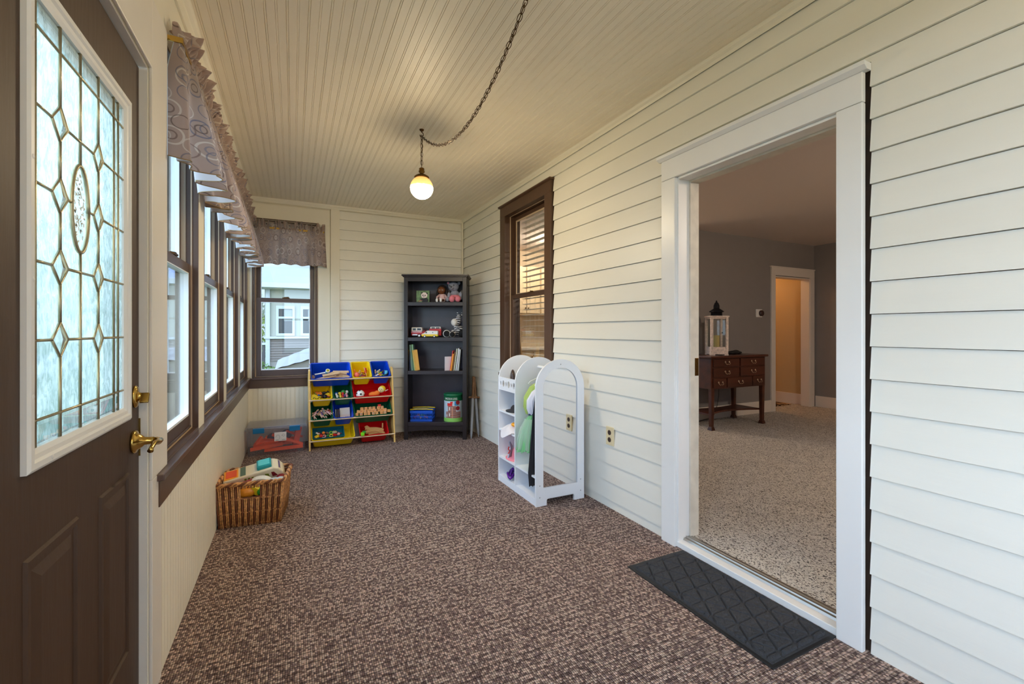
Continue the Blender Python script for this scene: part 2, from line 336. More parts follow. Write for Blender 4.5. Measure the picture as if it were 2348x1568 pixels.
# right (house) wall: lapped clapboards with real laps
def clap(plane, axis, lo, hi, zb, dz, zlo, zhi, holes, sgn, depth=.012):
    bb = MB(); z = zb
    while z > zlo: z -= dz
    while z < zhi:
        za, zc = max(z, zlo), min(z+dz, zhi)
        for a, c, d, e in cells(lo, hi, za, zc, holes):
            off = lambda zz: plane + sgn*depth*(zz-z)/dz
            d2 = d+(.0022 if abs(d-z) < 1e-6 else 0); pts = [(off(d), d2), (off(e), e), (plane+sgn*.02, e), (plane+sgn*.02, d2)]
            if axis == 'x':   # wall plane is constant x, runs in y
                bb.prism([(p, q) for p, q in pts], a, c, 'y')
            else:
                bb.prism([(p, q) for p, q in pts], a, c, 'x')
        z += dz
    return bb
HD = (.905, 1.945, -.1, 2.2); HW = (3.155, 4.172, .74, 2.465)
b = clap(XR, 'x', YB, YF, .055, .1205, 0, ZC-.03, [HD, HW], 1); struct(b.build('wall_right', SIDING))
b = MB(); wallx(b, XR+.02, XR+.159, YB, YF+.12, -.05, ZC+.05, [(1.0, 1.835, -.1, 2.065), (3.26, 4.075, .8, 2.36)])
b.build('wall_core', DARKGAP, bpy.data.objects['wall_right'])
# far wall
b = MB(); wally(b, YF, YF+.12, XL-.14, XR+.16, -.05, ZC+.05, [(-.372, .235, .69, 2.37)]); struct(b.build('wall_far', CREAM))
wf = bpy.data.objects['wall_far']
b = clap(YF-.02, 'y', .468, XR, 2.441-.1123*30, .1123, 0, ZC-.05, [], 1); b.build('siding', SIDING, wf)
# corner board, corner post, panel
b = MB(); b.box(.374, .468, YF-.026, YF, .0, 2.545); b.build('corner_board', CREAM, wf, bevel=.002)
b = MB(); b.box(1.898, XR, YF-.045, YF, 0, 2.555); struct(b.build('trim_1', CREAM, bevel=.004))
b = MB(); b.box(.238, .370, YF-.012, YF, .6, 2.36); b.box(XL, .370, YF-.012, YF, 2.36, 2.53); b.box(XL, -.374, YF-.012, YF, .70, 2.36); b.build('flat_panel', CREAM, wf, bevel=.002)
# crown mouldings
cp = [(0, 0), (.006, -.004), (.012, .010), (.022, .020), (.026, .030), (.03, .034), (0, .034)]
b = MB(); b.prism([(XR+.002-p, ZC-.034+q) for p, q in cp], YB, YF, 'y'); struct(b.build('trim_2', CREAM))
b = MB(); b.prism([(YF-.02-p, ZC-.04+q*1.18) for p, q in cp], XL, XR, 'x'); struct(b.build('trim_3', CREAM))
b = MB(); b.prism([(XL+.001+p*1.1, ZC-.034+q) for p, q in cp], YB, YF, 'y'); b.box(XL, XL+.010, YB, YF, 2.50, 2.56); struct(b.build('trim_4', CREAM, bevel=.0015))
# left wall with its window openings and the entry door opening
WINS = [(2.01, 2.667), (2.824, 3.56), (3.70, 4.44), (4.595, 5.30)]
holes = [(a, c, .715, 2.26) for a, c in WINS] + [(.885, 1.818, -.1, 2.052), (-1.55, -.75, .715, 2.26), (-.6, .55, .715, 2.26)]
b = MB(); wallx(b, XL-.14, XL, YB, YF+.12, -.05, ZC+.05, holes); struct(b.build('wall_left', CREAM))
# wall behind the camera: a bank of windows
bh = [(-.25, .75, .6, 2.3), (.85, 1.8, .6, 2.3)]
b = MB(); wally(b, YB-.12, YB, XL-.14, XR+.16, -.05, ZC+.05, bh); struct(b.build('wall_back', CREAM))
# beadboard wainscot
def beads(lo, hi, step=.0435, start=None):
    pr = [(lo, 0)]; c = (start if start is not None else lo)+step; k = 0
    while c < hi-.006:
        d = .004 if k % 2 else .0022
        for s in (-1, 1):
            g = c+s*.004; pr += [(g-.0018, 0), (g-.0004, d), (g+.0004, d), (g+.0018, 0)]
        c += step; k += 1
    pr.append((hi, 0)); return pr
def beadpanel(lo, hi, z0, z1, conv, name, parent):
    pr = beads(lo, hi); n = len(pr); bb = MB()
    bb.add([conv(p, d, z) for z in (z0, z1) for p, d in pr], [(i, i+1, i+1+n, i+n) for i in range(n-1)]); return bb.build(name, CREAM, parent)
beadpanel(1.931, YF, 0, .606, lambda p, d, z: (XL+.0045-d, p, z), 'beadboard', bpy.data.objects['wall_left'])
beadpanel(XL+.004, .372, 0, .606, lambda p, d, z: (p, YF-.0045+d, z), 'beadboard', wf)
# sills and aprons
b = MB(); b.box(XL-.045, XL+.030, 1.872, YF-.03, .692, .714); struct(b.build('trim_5', SILLB, bevel=.004))
b = MB(); b.box(XL+.001, XL+.014, 1.89, YF, .600, .692); b.box(XL, .245, YF-.014, YF-.001, .600, .690); struct(b.build('trim_6', BROWN, bevel=.0015))
b = MB(); b.box(XL+.02, .255, YF-.032, YF+.05, .688, .706); struct(b.build('trim_7', SILLB, bevel=.004))

def ring(bb, x0, x1, z0, z1, wl_, wr, wb, wt, y0, y1):
    bb.box(x0, x0+wl_, y0, y1, z0, z1); bb.box(x1-wr, x1, y0, y1, z0, z1); bb.box(x0+wl_, x1-wr, y0, y1, z0, z0+wb); bb.box(x0+wl_, x1-wr, y0, y1, z1-wt, z1)
def window(name, loc, rotz, W, z0, z1, zm, casing=False, white=True):
    e = empty(name, loc, rotz); struct(e)
    bb = MB(); ring(bb, 0, W, z0, z1, .012, .012, .012, .012, .0, .05)
    bb.build('window_frame', BROWN, e, bevel=.001)
    bb = MB(); ring(bb, 0, W, z0, z1, .018, .018, .016, .018, .05, .155); bb.build('outer_frame', CASECREAM, e)
    bb = MB(); ring(bb, .012, W-.012, z0+.012, z1-.012, .007, .007, .002, .007, .024, .03); bb.build('window_stop', STRIP, e)
    lo = .0305
    bb = MB(); ring(bb, .014, W-.014, z0+.004, zm+.022, .050, .050, .075, .044, lo, lo+.034)
    bb.box(.03, W-.03, lo-.005, lo, z0+.018, z0+.028); s = bb.build('lower_sash', BROWND, e, bevel=.003)
    if white:
        bb = MB(); ring(bb, .064, W-.064, z0+.079, zm-.022, .007, .007, .010, .004, lo-.001, lo+.03); bb.build('glazing_trim', VINYL, s)
    bb = MB(); bb.box(.064, W-.064, lo+.016, lo+.019, z0+.079, zm-.022); bb.build('glass', GLASS, s)
    up = lo+.037
    bb = MB(); ring(bb, .018, W-.018, zm-.02, z1-.008, .042, .042, .036, .05, up, up+.032); s = bb.build('upper_sash', BROWND, e, bevel=.003)
    if white:
        bb = MB(); ring(bb, .060, W-.060, zm+.016, z1-.058, .006, .006, .005, .004, up-.001, up+.03); bb.build('glazing_trim', VINYL, s)
    bb = MB(); bb.box(.06, W-.06, up+.015, up+.018, zm+.016, z1-.058); bb.build('glass', GLASS, s)
    bb = MB(); bb.box(W/2-.035, W/2+.035, lo-.004, lo+.02, zm+.022, zm+.03); bb.rod((W/2-.02, lo+.012, zm+.03), (W/2+.028, lo+.006, zm+.034), .006); bb.build('sash_lock', BRONZE, e)
    # exterior storm frame
    bb = MB(); ring(bb, .018, W-.018, z0+.016, z1-.018, .022, .022, .03, .025, .120, .134); bb.box(.04, W-.04, .12, .134, zm-.012, zm+.014); bb.build('storm_frame', VINYL, e)
    return e
for i, (a, c) in enumerate(WINS): window('window_%d' % (i+1), (XL+.001, a, 0), math.pi/2, c-a, .715, 2.26, 1.499)
window('window_5', (-.365, YF-.012, 0), 0, .595, .705, 2.36, 1.524)
b = MB(); ring(b, -.383, .243, .706, 2.375, .012, .012, .0, .012, YF-.016, YF-.004); b.build('casing', BROWN, bpy.data.objects['window_5'], bevel=.001); bpy.data.objects['casing'].matrix_parent_inverse = Matrix.Translation((.365, -YF+.012, 0))
# frames of the window banks behind the camera
for k, (u0, u1, zz0, zz1) in enumerate(bh):
    e = struct(empty('window_%d' % (6+k), (u0, YB, 0), 0)); bb = MB(); ring(bb, 0, u1-u0, zz0, zz1, .05, .05, .05, .05, -.09, -.03); bb.box(0, u1-u0, -.09, -.03, 1.46, 1.51); bb.build('window_frame', BROWN, e)
for k, (u0, u1) in enumerate([(-1.55, -.75), (-.6, .55)]):
    e = struct(empty('window_%d' % (8+k), (XL, u0, 0), math.pi/2)); bb = MB(); ring(bb, 0, u1-u0, .715, 2.26, .05, .05, .05, .05, .03, .09); bb.box(0, u1-u0, .03, .09, 1.47, 1.52); bb.build('window_frame', BROWN, e)

# casings of the entry door (painted warm white)
b = MB(); b.box(XL, XL+.010, 1.818, 2.010, .714, 2.285); b.box(XL, XL+.010, 1.818, 1.930, 0, .714); b.box(XL, XL+.010, .70, 1.818, 2.052, 2.285); b.box(XL, XL+.010, .72, .885, 0, 2.052)
struct(b.build('trim_8', DOORFR, bevel=.003))
# ---------------------------------------------------------------- entry door with leaded glass
D = struct(empty('door_1', (-.443, .9, 0), math.pi/2))   # local x = along y, local y = outward (-x)
b = MB(); ring(b, -.012, .926, -.0, 2.06, .01, .012, .0, .012, -.02, .09); b.build('door_frame', DOORFR, D)
b = MB(); W = .908
ring(b, 0.001, W, .006, 2.040, .245, .142, .0, .0, .0, .045)
b.box(.245, W-.142, 0, .045, .006, .965); b.box(.245, W-.142, 0, .045, 1.852, 2.04)
slab = b.build('door_slab', DOORB, D)
for (s0, s1) in ((.225, .452), (.58, .803)):   # raised panels
    bb = MB(); z0, z1 = .236, .777
    def rect(i, y): return [(s0+i, y, z0+i), (s1-i, y, z0+i), (s1-i, y, z1-i), (s0+i, y, z1-i)]
    L_ = [rect(0, 0), rect(.004, -.006), rect(.014, -.006), rect(.018, .001), rect(.026, .001), rect(.050, -.007)]
    vs = [p for r in L_ for p in r]; fs = [(4*i+j, 4*i+(j+1) % 4, 4*i+4+(j+1) % 4, 4*i+4+j) for i in range(5) for j in range(4)] + [(20, 21, 22, 23)]
    bb.add(vs, fs); bb.build('raised_panel', DOORB, D)
# lite frame (moulded, white)
lf = MB(); o0, o1, p0, p1 = .216, .796, .936, 1.881
def fr_ring(i, y): return [(o0+i, y, p0+i), (o1-i, y, p0+i), (o1-i, y, p1-i), (o0+i, y, p1-i)]
R_ = [fr_ring(0, 0), fr_ring(0, -.009), fr_ring(.006, -.013), fr_ring(.017, -.013), fr_ring(.022, -.009), fr_ring(.031, -.008), fr_ring(.040, -.003), fr_ring(.042, .008)]
vs = [p for r in R_ for p in r]; fs = [(4*i+j, 4*i+(j+1) % 4, 4*i+4+(j+1) % 4, 4*i+4+j) for i in range(len(R_)-1) for j in range(4)]
lf.add(vs, fs)
for t in (.15, .38, .62, .85):
    for sx in (o0+.013, o1-.013): lf.ball((sx, -.0132, p0+(p1-p0)*t), (.005, .001, .005), 8)
    lf.ball((o0+(o1-o0)*t, -.0132, p0+.013), (.005, .001, .005), 8); lf.ball((o0+(o1-o0)*t, -.0132, p1-.013), (.005, .001, .005), 8)
lf.build('lite_frame', WHITEP, D)
b = MB(); b.box(o0+.04, o1-.04, .001, .005, p0+.04, p1-.04); b.build('glass_panel', OBSC, D)
# cames
def Y(y): return y-.9
cm = MB(); r = .0032; yy = -.001
gL, gR, gB, gT = 1.157, 1.655, .977, 1.840
def came(pts, rr=r): cm.tube([(Y(p), yy, q) for p, q in pts], rr, 6)
xs = [1.164, 1.267, 1.367, 1.473, 1.581, 1.614]; zb, zt = 1.028, 1.786
LV = [1.636, 1.485, 1.334, 1.181]
for zz in (zb, zt): came([(gL, zz), (gR, zz)])
for xx in (xs[0], xs[5]): came([(xx, gB), (xx, gT)])
dia = [(xs[1], .036), (xs[3], .030)]
for j, xx in enumerate(xs[1:5]):
    brk = []
    if j in (0, 2): brk = [(z-.036, z+.036) for z in LV]
    if j == 1: brk = [(1.38, 1.58)]
    segs = [gB]
    for lo_, hi_ in sorted(brk): segs += [lo_, hi_]
    segs.append(gT)
    for q in range(0, len(segs), 2): came([(xx, segs[q]), (xx, segs[q+1])])
bev = MB()
for z in LV:
    for xx, hw in dia:
        P = [(xx, z+.036), (xx+hw, z), (xx, z-.036), (xx-hw, z)]; came(P+[P[0]])
        bev.add([(Y(p), .000, q) for p, q in P]+[(Y(xx), -.006, z)], [(0, 4, 1), (1, 4, 2), (2, 4, 3), (3, 4, 0)])
    came([(gL, z), (xs[1]-.036, z)]); came([(xs[3]+.030, z), (gR, z)])
    if z != LV[1]: came([(xs[1]+.036, z), (xs[3]-.030, z)])
    else: came([(xs[1]+.036, z), (xs[2]-.045, z-.0)]); came([(xs[2]+.045, z), (xs[3]-.030, z)])
ov = [(xs[2]+.045*math.cos(a), 1.48+.100*math.sin(a)) for a in [2*math.pi*i/36 for i in range(37)]]
came(ov, .0045)
cm.build('lead_came', LEAD, D)
# bevelled border panes and diamonds
for x0_, x1_ in zip(xs[:-1], xs[1:]):
    for z0_, z1_ in ((zt, gT), (gB, zb)):
        q = .010; P0 = [(x0_, z0_), (x1_, z0_), (x1_, z1_), (x0_, z1_)]; P1 = [(x0_+q, z0_+q), (x1_-q, z0_+q), (x1_-q, z1_-q), (x0_+q, z1_-q)]
        bev.add([(Y(a), .0005, c) for a, c in P0]+[(Y(a), -.003, c) for a, c in P1], [(0, 1, 5, 4), (1, 2, 6, 5), (2, 3, 7, 6), (3, 0, 4, 7), (4, 5, 6, 7)])
bev.build('bevelled_glass', glass_mat('bevel_glass', (.93, .99, .97), 2.2), D)
etch = MB(); rnd = random.Random(3)
for k in range(60):
    a = rnd.uniform(0, 2*math.pi); q = math.sqrt(rnd.random())*.8; cx, cz = Y(xs[2])+.045*q*math.cos(a)*.8, 1.48+.1*q*math.sin(a)
    etch.cbox((cx, .0002, cz), (.004, .0006, .009), (0, rnd.uniform(0, 3), 0))
etch.build('etched_oval', mat('etch', (236, 242, 240), .6), D)
# brass lever and deadbolt
h = MB(); T = Matrix.Translation((.852, -.001, .857)) @ Matrix.Rotation(math.pi/2, 4, 'X')
h.lathe([(.034, 0), (.036, .003), (.033, .008), (.026, .010), (.018, .022), (.012, .028), (.011, .050)], 24, T)
h.tube([(.852, -.045, .857), (.852, -.060, .857), (.844, -.068, .857), (.819, -.070, .857), (.784, -.068, .862), (.759, -.066, .852), (.749, -.066, .846)], [.0095, .0095, .0095, .0085, .007, .006, .008], 10)
h.build('door_handle', BRASS, D)
h = MB(); T = Matrix.Translation((.862, -.001, .995)) @ Matrix.Diagonal((.82, 1, 1.15, 1)) @ Matrix.Rotation(math.pi/2, 4, 'X')
h.lathe([(.030, 0), (.031, .003), (.026, .008), (.012, .010), (.010, .016)], 24, T); h.cbox((.862, -.026, .990), (.010, .022, .032), (0, .5, 0)); h.build('deadbolt_turn', BRASS, D, bevel=.002)
h = MB(); h.box(.9085, .912, -.004, .03, .80, .92); h.build('latch_plate', BRASS, D)

# ---------------------------------------------------------------- cased opening to the living room
E2 = struct(empty('door_2', (0, 0, 0)))
b = MB(); x0, x1 = XR-.020, XR+.004
b.box(x0, x1, .920, 1.010, 0.0, 2.052); b.box(x0, x1, 1.830, 1.931, 0, 2.052); b.box(x0, x1, .920, 1.931, 2.054, 2.165)
b.build('casing', WHITEP, E2, bevel=.003)
b = MB(); b.prism([(x1, 2.165), (x0-.004, 2.165), (x0-.022, 2.178), (x0-.024, 2.192), (x1, 2.192)], .902, 1.947, 'y'); b.build('head_cap', WHITEP, E2, bevel=.001)
b = MB(); b.box(XR+.004, XR+.16, .985, 1.012, 0, 2.07); b.box(XR+.004, XR+.16, 1.826, 1.85, 0, 2.07); b.box(XR+.004, XR+.16, 1.012, 1.826, 2.047, 2.07)
b.box(XR-.002, XR+.012, 1.010, 1.018, 0, 2.047); b.box(XR-.002, XR+.012, 1.820, 1.83, 0, 2.047); b.box(XR-.002, XR+.012, 1.018, 1.82, 2.04, 2.05)
b.build('jamb', WHITEP, E2, bevel=.001)
b = MB(); b.box(XR+.085, XR+.150, 1.012, 1.024, .03, 2.035); b.box(XR+.085, XR+.150, 1.814, 1.826, .03, 2.035); b.box(XR+.085, XR+.150, 1.012, 1.826, 2.035, 2.047); b.build('door_stop', mat('old_white_paint', (214, 206, 190), .5, var=.1, vscale=14), E2, bevel=.001)
b = MB(); b.box(XR-.005, XR+.045, 1.0, 1.83, 0, .030); b.build('sill_board', WHITEP, E2, bevel=.003)
b = MB(); b.prism([(XR+.040, .028), (XR+.046, .040), (XR+.060, .040), (XR+.063, .046), (XR+.072, .046), (XR+.076, .041), (XR+.085, .046), (XR+.098, .046), (XR+.102, .028)], 1.008, 1.83, 'y'); b.build('threshold', ALU, E2)
b = MB(); b.box(XR+.118, XR+.146, 1.8118, 1.8142, .945, 1.045); b.build('strike_plate', BRASSA, E2, bevel=.001)

# ---------------------------------------------------------------- brown window in the house wall (looks into the kitchen)
e = struct(empty('window_10', (0, 0, 0)))
b = MB(); xx0, xx1 = XR-.018, XR+.01
b.box(xx0, xx1, 3.165, 3.268, .75, 2.345); b.box(xx0, xx1, 4.055, 4.165, .75, 2.345); b.box(xx0, xx1, 3.165, 4.165, 2.345, 2.445); b.build('casing', BROWN, e, bevel=.002)
b = MB(); b.prism([(xx1, 2.445), (xx0-.004, 2.445), (xx0-.018, 2.452), (xx0-.018, 2.462), (xx1, 2.462)], 3.15, 4.18, 'y'); b.build('head_cap', BROWN, e)
b = MB(); b.box(XR-.03, XR+.06, 3.15, 4.18, .745, .775); b.build('window_sill', BROWN, e, bevel=.003)
def ringx(bb, y0, y1, z0, z1, w1, w2, wb, wt, x0, x1):
    bb.box(x0, x1, y0, y0+w1, z0, z1); bb.box(x0, x1, y1-w2, y1, z0, z1); bb.box(x0, x1, y0+w1, y1-w2, z0, z0+wb); bb.box(x0, x1, y0+w1, y1-w2, z1-wt, z1)
b = MB(); ringx(b, 3.255, 4.075, .775, 2.36, .014, .014, .014, .014, XR+.01, XR+.159); b.build('window_frame', BROWN, e)
b = MB(); ringx(b, 3.269, 4.061, .789, 2.346, .008, .008, .002, .002, XR+.045, XR+.052); b.build('window_stop', STRIP, e)
b = MB(); ringx(b, 3.272, 4.058, .80, 1.555, .045, .045, .06, .036, XR+.055, XR+.088); s = b.build('lower_sash', BROWN, e, bevel=.002)
b = MB(); b.box(XR+.07, XR+.073, 3.315, 4.015, .86, 1.52); b.build('glass', GLASS, s)
b = MB(); ringx(b, 3.272, 4.058, 1.53, 2.34, .05, .05, .036, .04, XR+.092, XR+.125); s = b.build('upper_sash', BROWN, e, bevel=.002)
b = MB(); ringx(b, 3.320, 4.010, 1.565, 2.30, .016, .016, .006, .016, XR+.088, XR+.093); b.build('glazing_trim', STRIP, s)
b = MB(); b.box(XR+.107, XR+.110, 3.32, 4.01, 1.56, 2.30); b.build('glass', GLASS, s)
b = MB(); b.box(XR+.06, XR+.10, 3.62, 3.70, 1.555, 1.562); b.rod((XR+.07, 3.63, 1.565), (XR+.08, 3.69, 1.572), .006); b.build('sash_lock', BRASSA, e)
# venetian blind inside
bl = thing('venetian_blind', 'white slatted blind with cords behind the glass of the brown house window', 'blind', (XR+.19, 3.66, 1.0))
WBL = mat('blind_white', (236, 232, 224), .5)
b = MB(); b.box(-.02, .02, -.37, .37, 1.33, 1.37); b.build('head_rail', WBL, bl)
k = 0; z = 1.29
while z > -.15:
    b = MB(); b.cbox((0, 0, z), (.048, .73, .0025), (0, .05, 0)); b.build('slat', WBL, bl); z -= .055
b = MB()
for y in (-.26, -.08, .1, .28): b.rod((.022, y, 1.34), (.022, y, -.15), .0012, n=5); b.rod((-.022, y, 1.34), (-.022, y, -.15), .0012, n=5)
b.build('ladder_cord', WBL, bl)
b = MB(); b.box(-.02, .02, -.37, .37, -.18, -.155); b.build('bottom_rail', WBL, bl)
# wall outlet on the siding
o = thing('wall_outlet', 'ivory duplex outlet on the siding between the white closet and the doorway', 'outlet', (XR+.003, 2.415, .490))
b = MB(); b.box(-.010, 0, -.038, .038, -.062, .062); b.build('cover_plate', mat('ivory', (222, 206, 166), .35), o, bevel=.003)
for zz in (-.024, .024):
    b = MB(); T = Matrix.Translation((-.0105, 0, zz)) @ Matrix.Rotation(-math.pi/2, 4, 'Y'); b.lathe([(.0165, 0), (.0165, .002)], 20, T); s = b.build('socket', mat('socket_brown', (66, 48, 40), .4), o)
    b = MB()
    for y in (-.006, .006): b.box(-.0132, -.0126, y-.001, y+.001, zz-.003, zz+.006)
    b.build('slot', BLACKP, s)
# ---------------------------------------------------------------- living room, hall, kitchen beyond
LZ = .042; X0 = XR+.16
b = MB(); b.box(X0, 7.25, -1.2, 4.12, -.06, LZ); b.box(XR+.100, X0, 1.012, 1.826, -.06, LZ); b.box(6.0, 7.25, 4.12, 6.2, -.06, LZ); struct(b.build('floor', LIVC))
b = MB(); b.box(X0, 6.0, 4.12, 6.6, -.06, LZ); struct(b.build('floor', mat('kitchen_floor', (176, 150, 122), .4)))
b = MB(); b.box(X0, 7.3, -1.2, 6.6, 2.5, 2.56); struct(b.build('ceiling', LRCEIL))
b = MB(); wally(b, 4.126, 4.24, 4.3, 7.19, -.02, 2.52, [(6.245, 7.06, -.1, 1.985)]); struct(b.build('wall_north', GRAYWALL))
b = MB(); b.box(7.19, 7.3, -1.2, 4.126, -.02, 2.52); struct(b.build('wall_east', GRAYWALL))
b = MB(); b.box(7.15, 7.3, 4.24, 6.2, -.02, 2.52); struct(b.build('wall_hall', TANWALL))
b = MB(); b.box(X0, 7.3, -1.3, -1.2, -.02, 2.52); struct(b.build('wall_south', GRAYWALL))
b = MB(); b.box(6.0, 6.1, 4.24, 6.2, -.02, 2.52); b.box(6.0, 7.3, 6.1, 6.2, -.02, 2.52); struct(b.build('wall_hall_side', TANWALL))
b = MB(); b.box(X0, 6.0, 6.5, 6.6, -.02, 2.52); struct(b.build('wall_kitchen', mat('kitchen_wall', (216, 202, 178), .6)))
BB = mat('cream_white_trim', (226, 216, 204), .4)
b = MB(); b.box(4.3, 6.15, 4.108, 4.126, LZ, LZ+.165); struct(b.build('baseboard_north', BB, bevel=.004))
b = MB(); b.box(7.172, 7.19, -1.2, 4.10, LZ, LZ+.165); struct(b.build('baseboard_east', BB, bevel=.004))
b = MB(); b.box(7.132, 7.15, 4.24, 6.1, LZ, LZ+.165); struct(b.build('baseboard_hall', BB, bevel=.004))
d = struct(empty('door_3', (0, 0, 0)))
b = MB(); b.box(6.145, 6.235, 4.104, 4.126, LZ, 2.0); b.box(7.065, 7.165, 4.104, 4.126, LZ, 2.0); b.box(6.145, 7.165, 4.104, 4.126, 2.0, 2.115); b.box(6.13, 7.18, 4.10, 4.126, 2.115, 2.13); b.build('casing', BB, d, bevel=.003)
b = MB(); b.box(6.230, 6.246, 4.12, 4.245, LZ, 1.985); b.box(7.055, 7.07, 4.12, 4.245, LZ, 1.985); b.box(6.246, 7.055, 4.12, 4.245, 1.975, 1.99); b.build('jamb', BB, d)
# unseen globe lamps put in for brightness; living room and porch end purely fill
def globe_lamp(nm, label, p, rad, col, st):
    t = thing(nm, label, 'ceiling light', p); bb = MB(); bb.lathe([(.07, 0), (.07, -.02), (.03, -.03)], 20); bb.build('ceiling_plate', BRASSA, t)
    bb = MB(); bb.ball((0, 0, -.03-rad), rad, 18); bb.build('glass_globe', mat(nm+'_glow', (255, 240, 210), .4, emit=col, estr=st), t)
globe_lamp('hall_light', 'unseen round glowing ceiling light in the tan hall behind the far doorway', (6.5, 5.2, 2.5), .10, (255, 206, 146), 26)
globe_lamp('kitchen_light', 'unseen round glowing ceiling light over the kitchen behind the blind', (3.4, 5.3, 2.5), .11, (255, 234, 208), 75)
globe_lamp('living_room_fill_light', 'added globe fill light for the grey living room, out of the doorway view', (4.4, .2, 2.5), .10, (255, 234, 210), 150)  # added to brighten the living room, kept out of view
globe_lamp('porch_end_fill_light', 'added white globe fill light, unseen at the near end of the porch', (.75, -1.1, ZC), .11, (255, 230, 190), 40)  # added fill behind the camera to brighten the porch walls
# hall mat
b = MB(); b.box(-.42, .32, -.3, .25, 0, .012)
tag(b.build('hall_mat', carpet('hall_mat_cloth', [(60, 44, 32), (150, 120, 90), (100, 72, 48), (40, 34, 34), (190, 160, 130)], .05, 1, .5, .004), None, (6.68, 4.66, LZ)), 'dark patterned mat on the hall floor behind the far doorway', 'mat')
# round thermostat
t = thing('thermostat', 'small white wall thermostat with dark round dial on the grey wall', 'thermostat', (5.885, 4.124, 1.445))
b = MB(); b.box(-.065, .065, -.012, 0, -.055, .055); b.build('wall_plate', WHITEP, t, bevel=.003)
b = MB(); T = Matrix.Translation((.03, -.012, 0)) @ Matrix.Rotation(math.pi/2, 4, 'X'); b.lathe([(.042, 0), (.042, .02), (.034, .03), (.0, .032)], 24, T); b.build('dial', mat('dial_brown', (56, 32, 26), .3), t)
# console chest on legs
t = thing('console_chest', 'dark mahogany seven-drawer chest on tall legs against the grey wall', 'chest', (4.82, 3.85, LZ))
W2, D2 = .49, .235
b = MB(); b.box(-W2+.01, W2-.01, -D2+.012, D2-.01, .475, .835); b.build('case', MAHOG, t, bevel=.004)
b = MB(); b.box(-W2-.02, W2+.02, -D2-.015, D2, .835, .862); b.build('top', MAHOG, t, bevel=.006)
MBR = mat('old_brass_pull', (206, 178, 150), .3, .8)
def drawer(x0, x1, z0, z1):
    bb = MB(); bb.box(x0, x1, -D2-.002, -D2+.012, z0, z1); dr_ = bb.build('drawer', MAHOG, t, bevel=.004)
    cx, cz = (x0+x1)/2, (z0+z1)/2+.01; bb = MB()
    for s in (-1, 1): bb.ball((cx+s*.034, -D2-.008, cz), (.011, .008, .013), 10)
    bb.tube([(cx-.034, -D2-.014, cz), (cx-.038, -D2-.02, cz-.02), (cx-.018, -D2-.022, cz-.030), (cx, -D2-.022, cz-.024), (cx+.018, -D2-.022, cz-.030), (cx+.038, -D2-.02, cz-.02), (cx+.034, -D2-.014, cz)], .0035, 6)
    bb.build('pull', MBR, dr_)
for z0, z1 in ((.735, .825), (.615, .72)): drawer(-.455, -.01, z0, z1); drawer(.01, .455, z0, z1)
for x0_, x1_ in ((-.455, -.235), (-.22, .22), (.235, .455)): drawer(x0_, x1_, .490, .60)
for sx in (-1, 1):
    for sy in (-1, 1):
        cx, cy = sx*(W2-.04), sy*(D2-.035)
        bb = MB(); bb.taper(cx-.024, cx+.024, cy-.024, cy+.024, .03, .48, .8, .8); bb.taper(cx-.022, cx+.022, cy-.022, cy+.022, 0, .04, 1.45, 1.45); bb.build('leg', MAHOG, t, bevel=.003)
# serpentine stretcher shelf
pl = []
for i in range(17):
    a = i/16; pl.append((-.45+.9*a, -.17+.10*math.sin(math.pi*a)))
for i in range(17):
    a = 1-i/16; pl.append((-.45+.9*a, .17-.06*math.sin(math.pi*a)))
b = MB(); b.prism(pl, .165, .185, 'z'); b.build('stretcher_shelf', MAHOG, t)
tag(MB().tube([(5.05, 4.10, .52), (5.05, 4.10, .35), (5.0, 4.09, .2), (4.9, 4.07, .07), (4.6, 4.05, .05)], .004, 6).build('power_cord', BLACKP), 'black cord hanging down the grey wall behind the mahogany chest', 'cord')
# lantern
t = thing('candle_lantern', 'tall distressed white wood lantern with a black pierced metal roof on the mahogany chest', 'lantern', (4.64, 3.80, LZ+.862), math.radians(-30))
DW = mat('distressed_white', (226, 206, 190), .6, var=.25, vscale=40)
S = .088; b = MB()
b.box(-S-.012, S+.012, -S-.012, S+.012, .012, .05)
for sx in (-1, 1):
    for sy in (-1, 1): b.box(sx*S-.014, sx*S+.014, sy*S-.014, sy*S+.014, .05, .46); b.cbox((sx*(S-.01), sy*(S-.01), .008), (.05, .05, .016))
b.box(-S-.022, S+.022, -S-.022, S+.022, .458, .475)
for s in (-1, 1):
    for z0, z1 in ((.05, .10), (.44, .46)): b.box(-S, S, s*S-.007, s*S+.007, z0, z1); b.box(s*S-.007, s*S+.007, -S, S, z0, z1)
b.build('lantern_frame', DW, t, bevel=.002)
b = MB()
for s in (-1, 1): b.box(-S+.01, S-.01, s*S-.001, s*S+.001, .1, .44); b.box(s*S-.001, s*S+.001, -S+.01, S-.01, .1, .44)
b.build('lantern_glass', GLASS, t)
b = MB(); b.lathe([(.066, .475), (.064, .52), (.082, .522), (.084, .530), (.058, .55), (.034, .565), (.034, .60), (.030, .612), (.022, .632), (.008, .645), (.010, .655), (.001, .665)], 20); b.build('roof', mat('black_iron', (24, 24, 28), .5, .6), t)
b = MB(); b.rod((0, 0, .05), (0, 0, .24), .035, n=16); b.build('candle', mat('candle_wax', (190, 170, 96), .5), t)
b = MB(); b.ball((S+.004, S*.6, .27), .01, 8); b.build('latch_knob', BLACKP, t)
# dark bundle on chest
t = tag(blob('folded_pouch', [((0, 0, .022), (.09, .045, .024)), ((.06, .01, .026), (.06, .04, .026)), ((-.06, 0, .02), (.05, .04, .02)), ((.11, 0, .018), (.04, .03, .018))], mat('black_cloth', (18, 18, 20), .7), None, .004, (4.98, 3.83, LZ+.862)), 'black soft pouch lying on the mahogany chest beside the lantern', 'pouch')
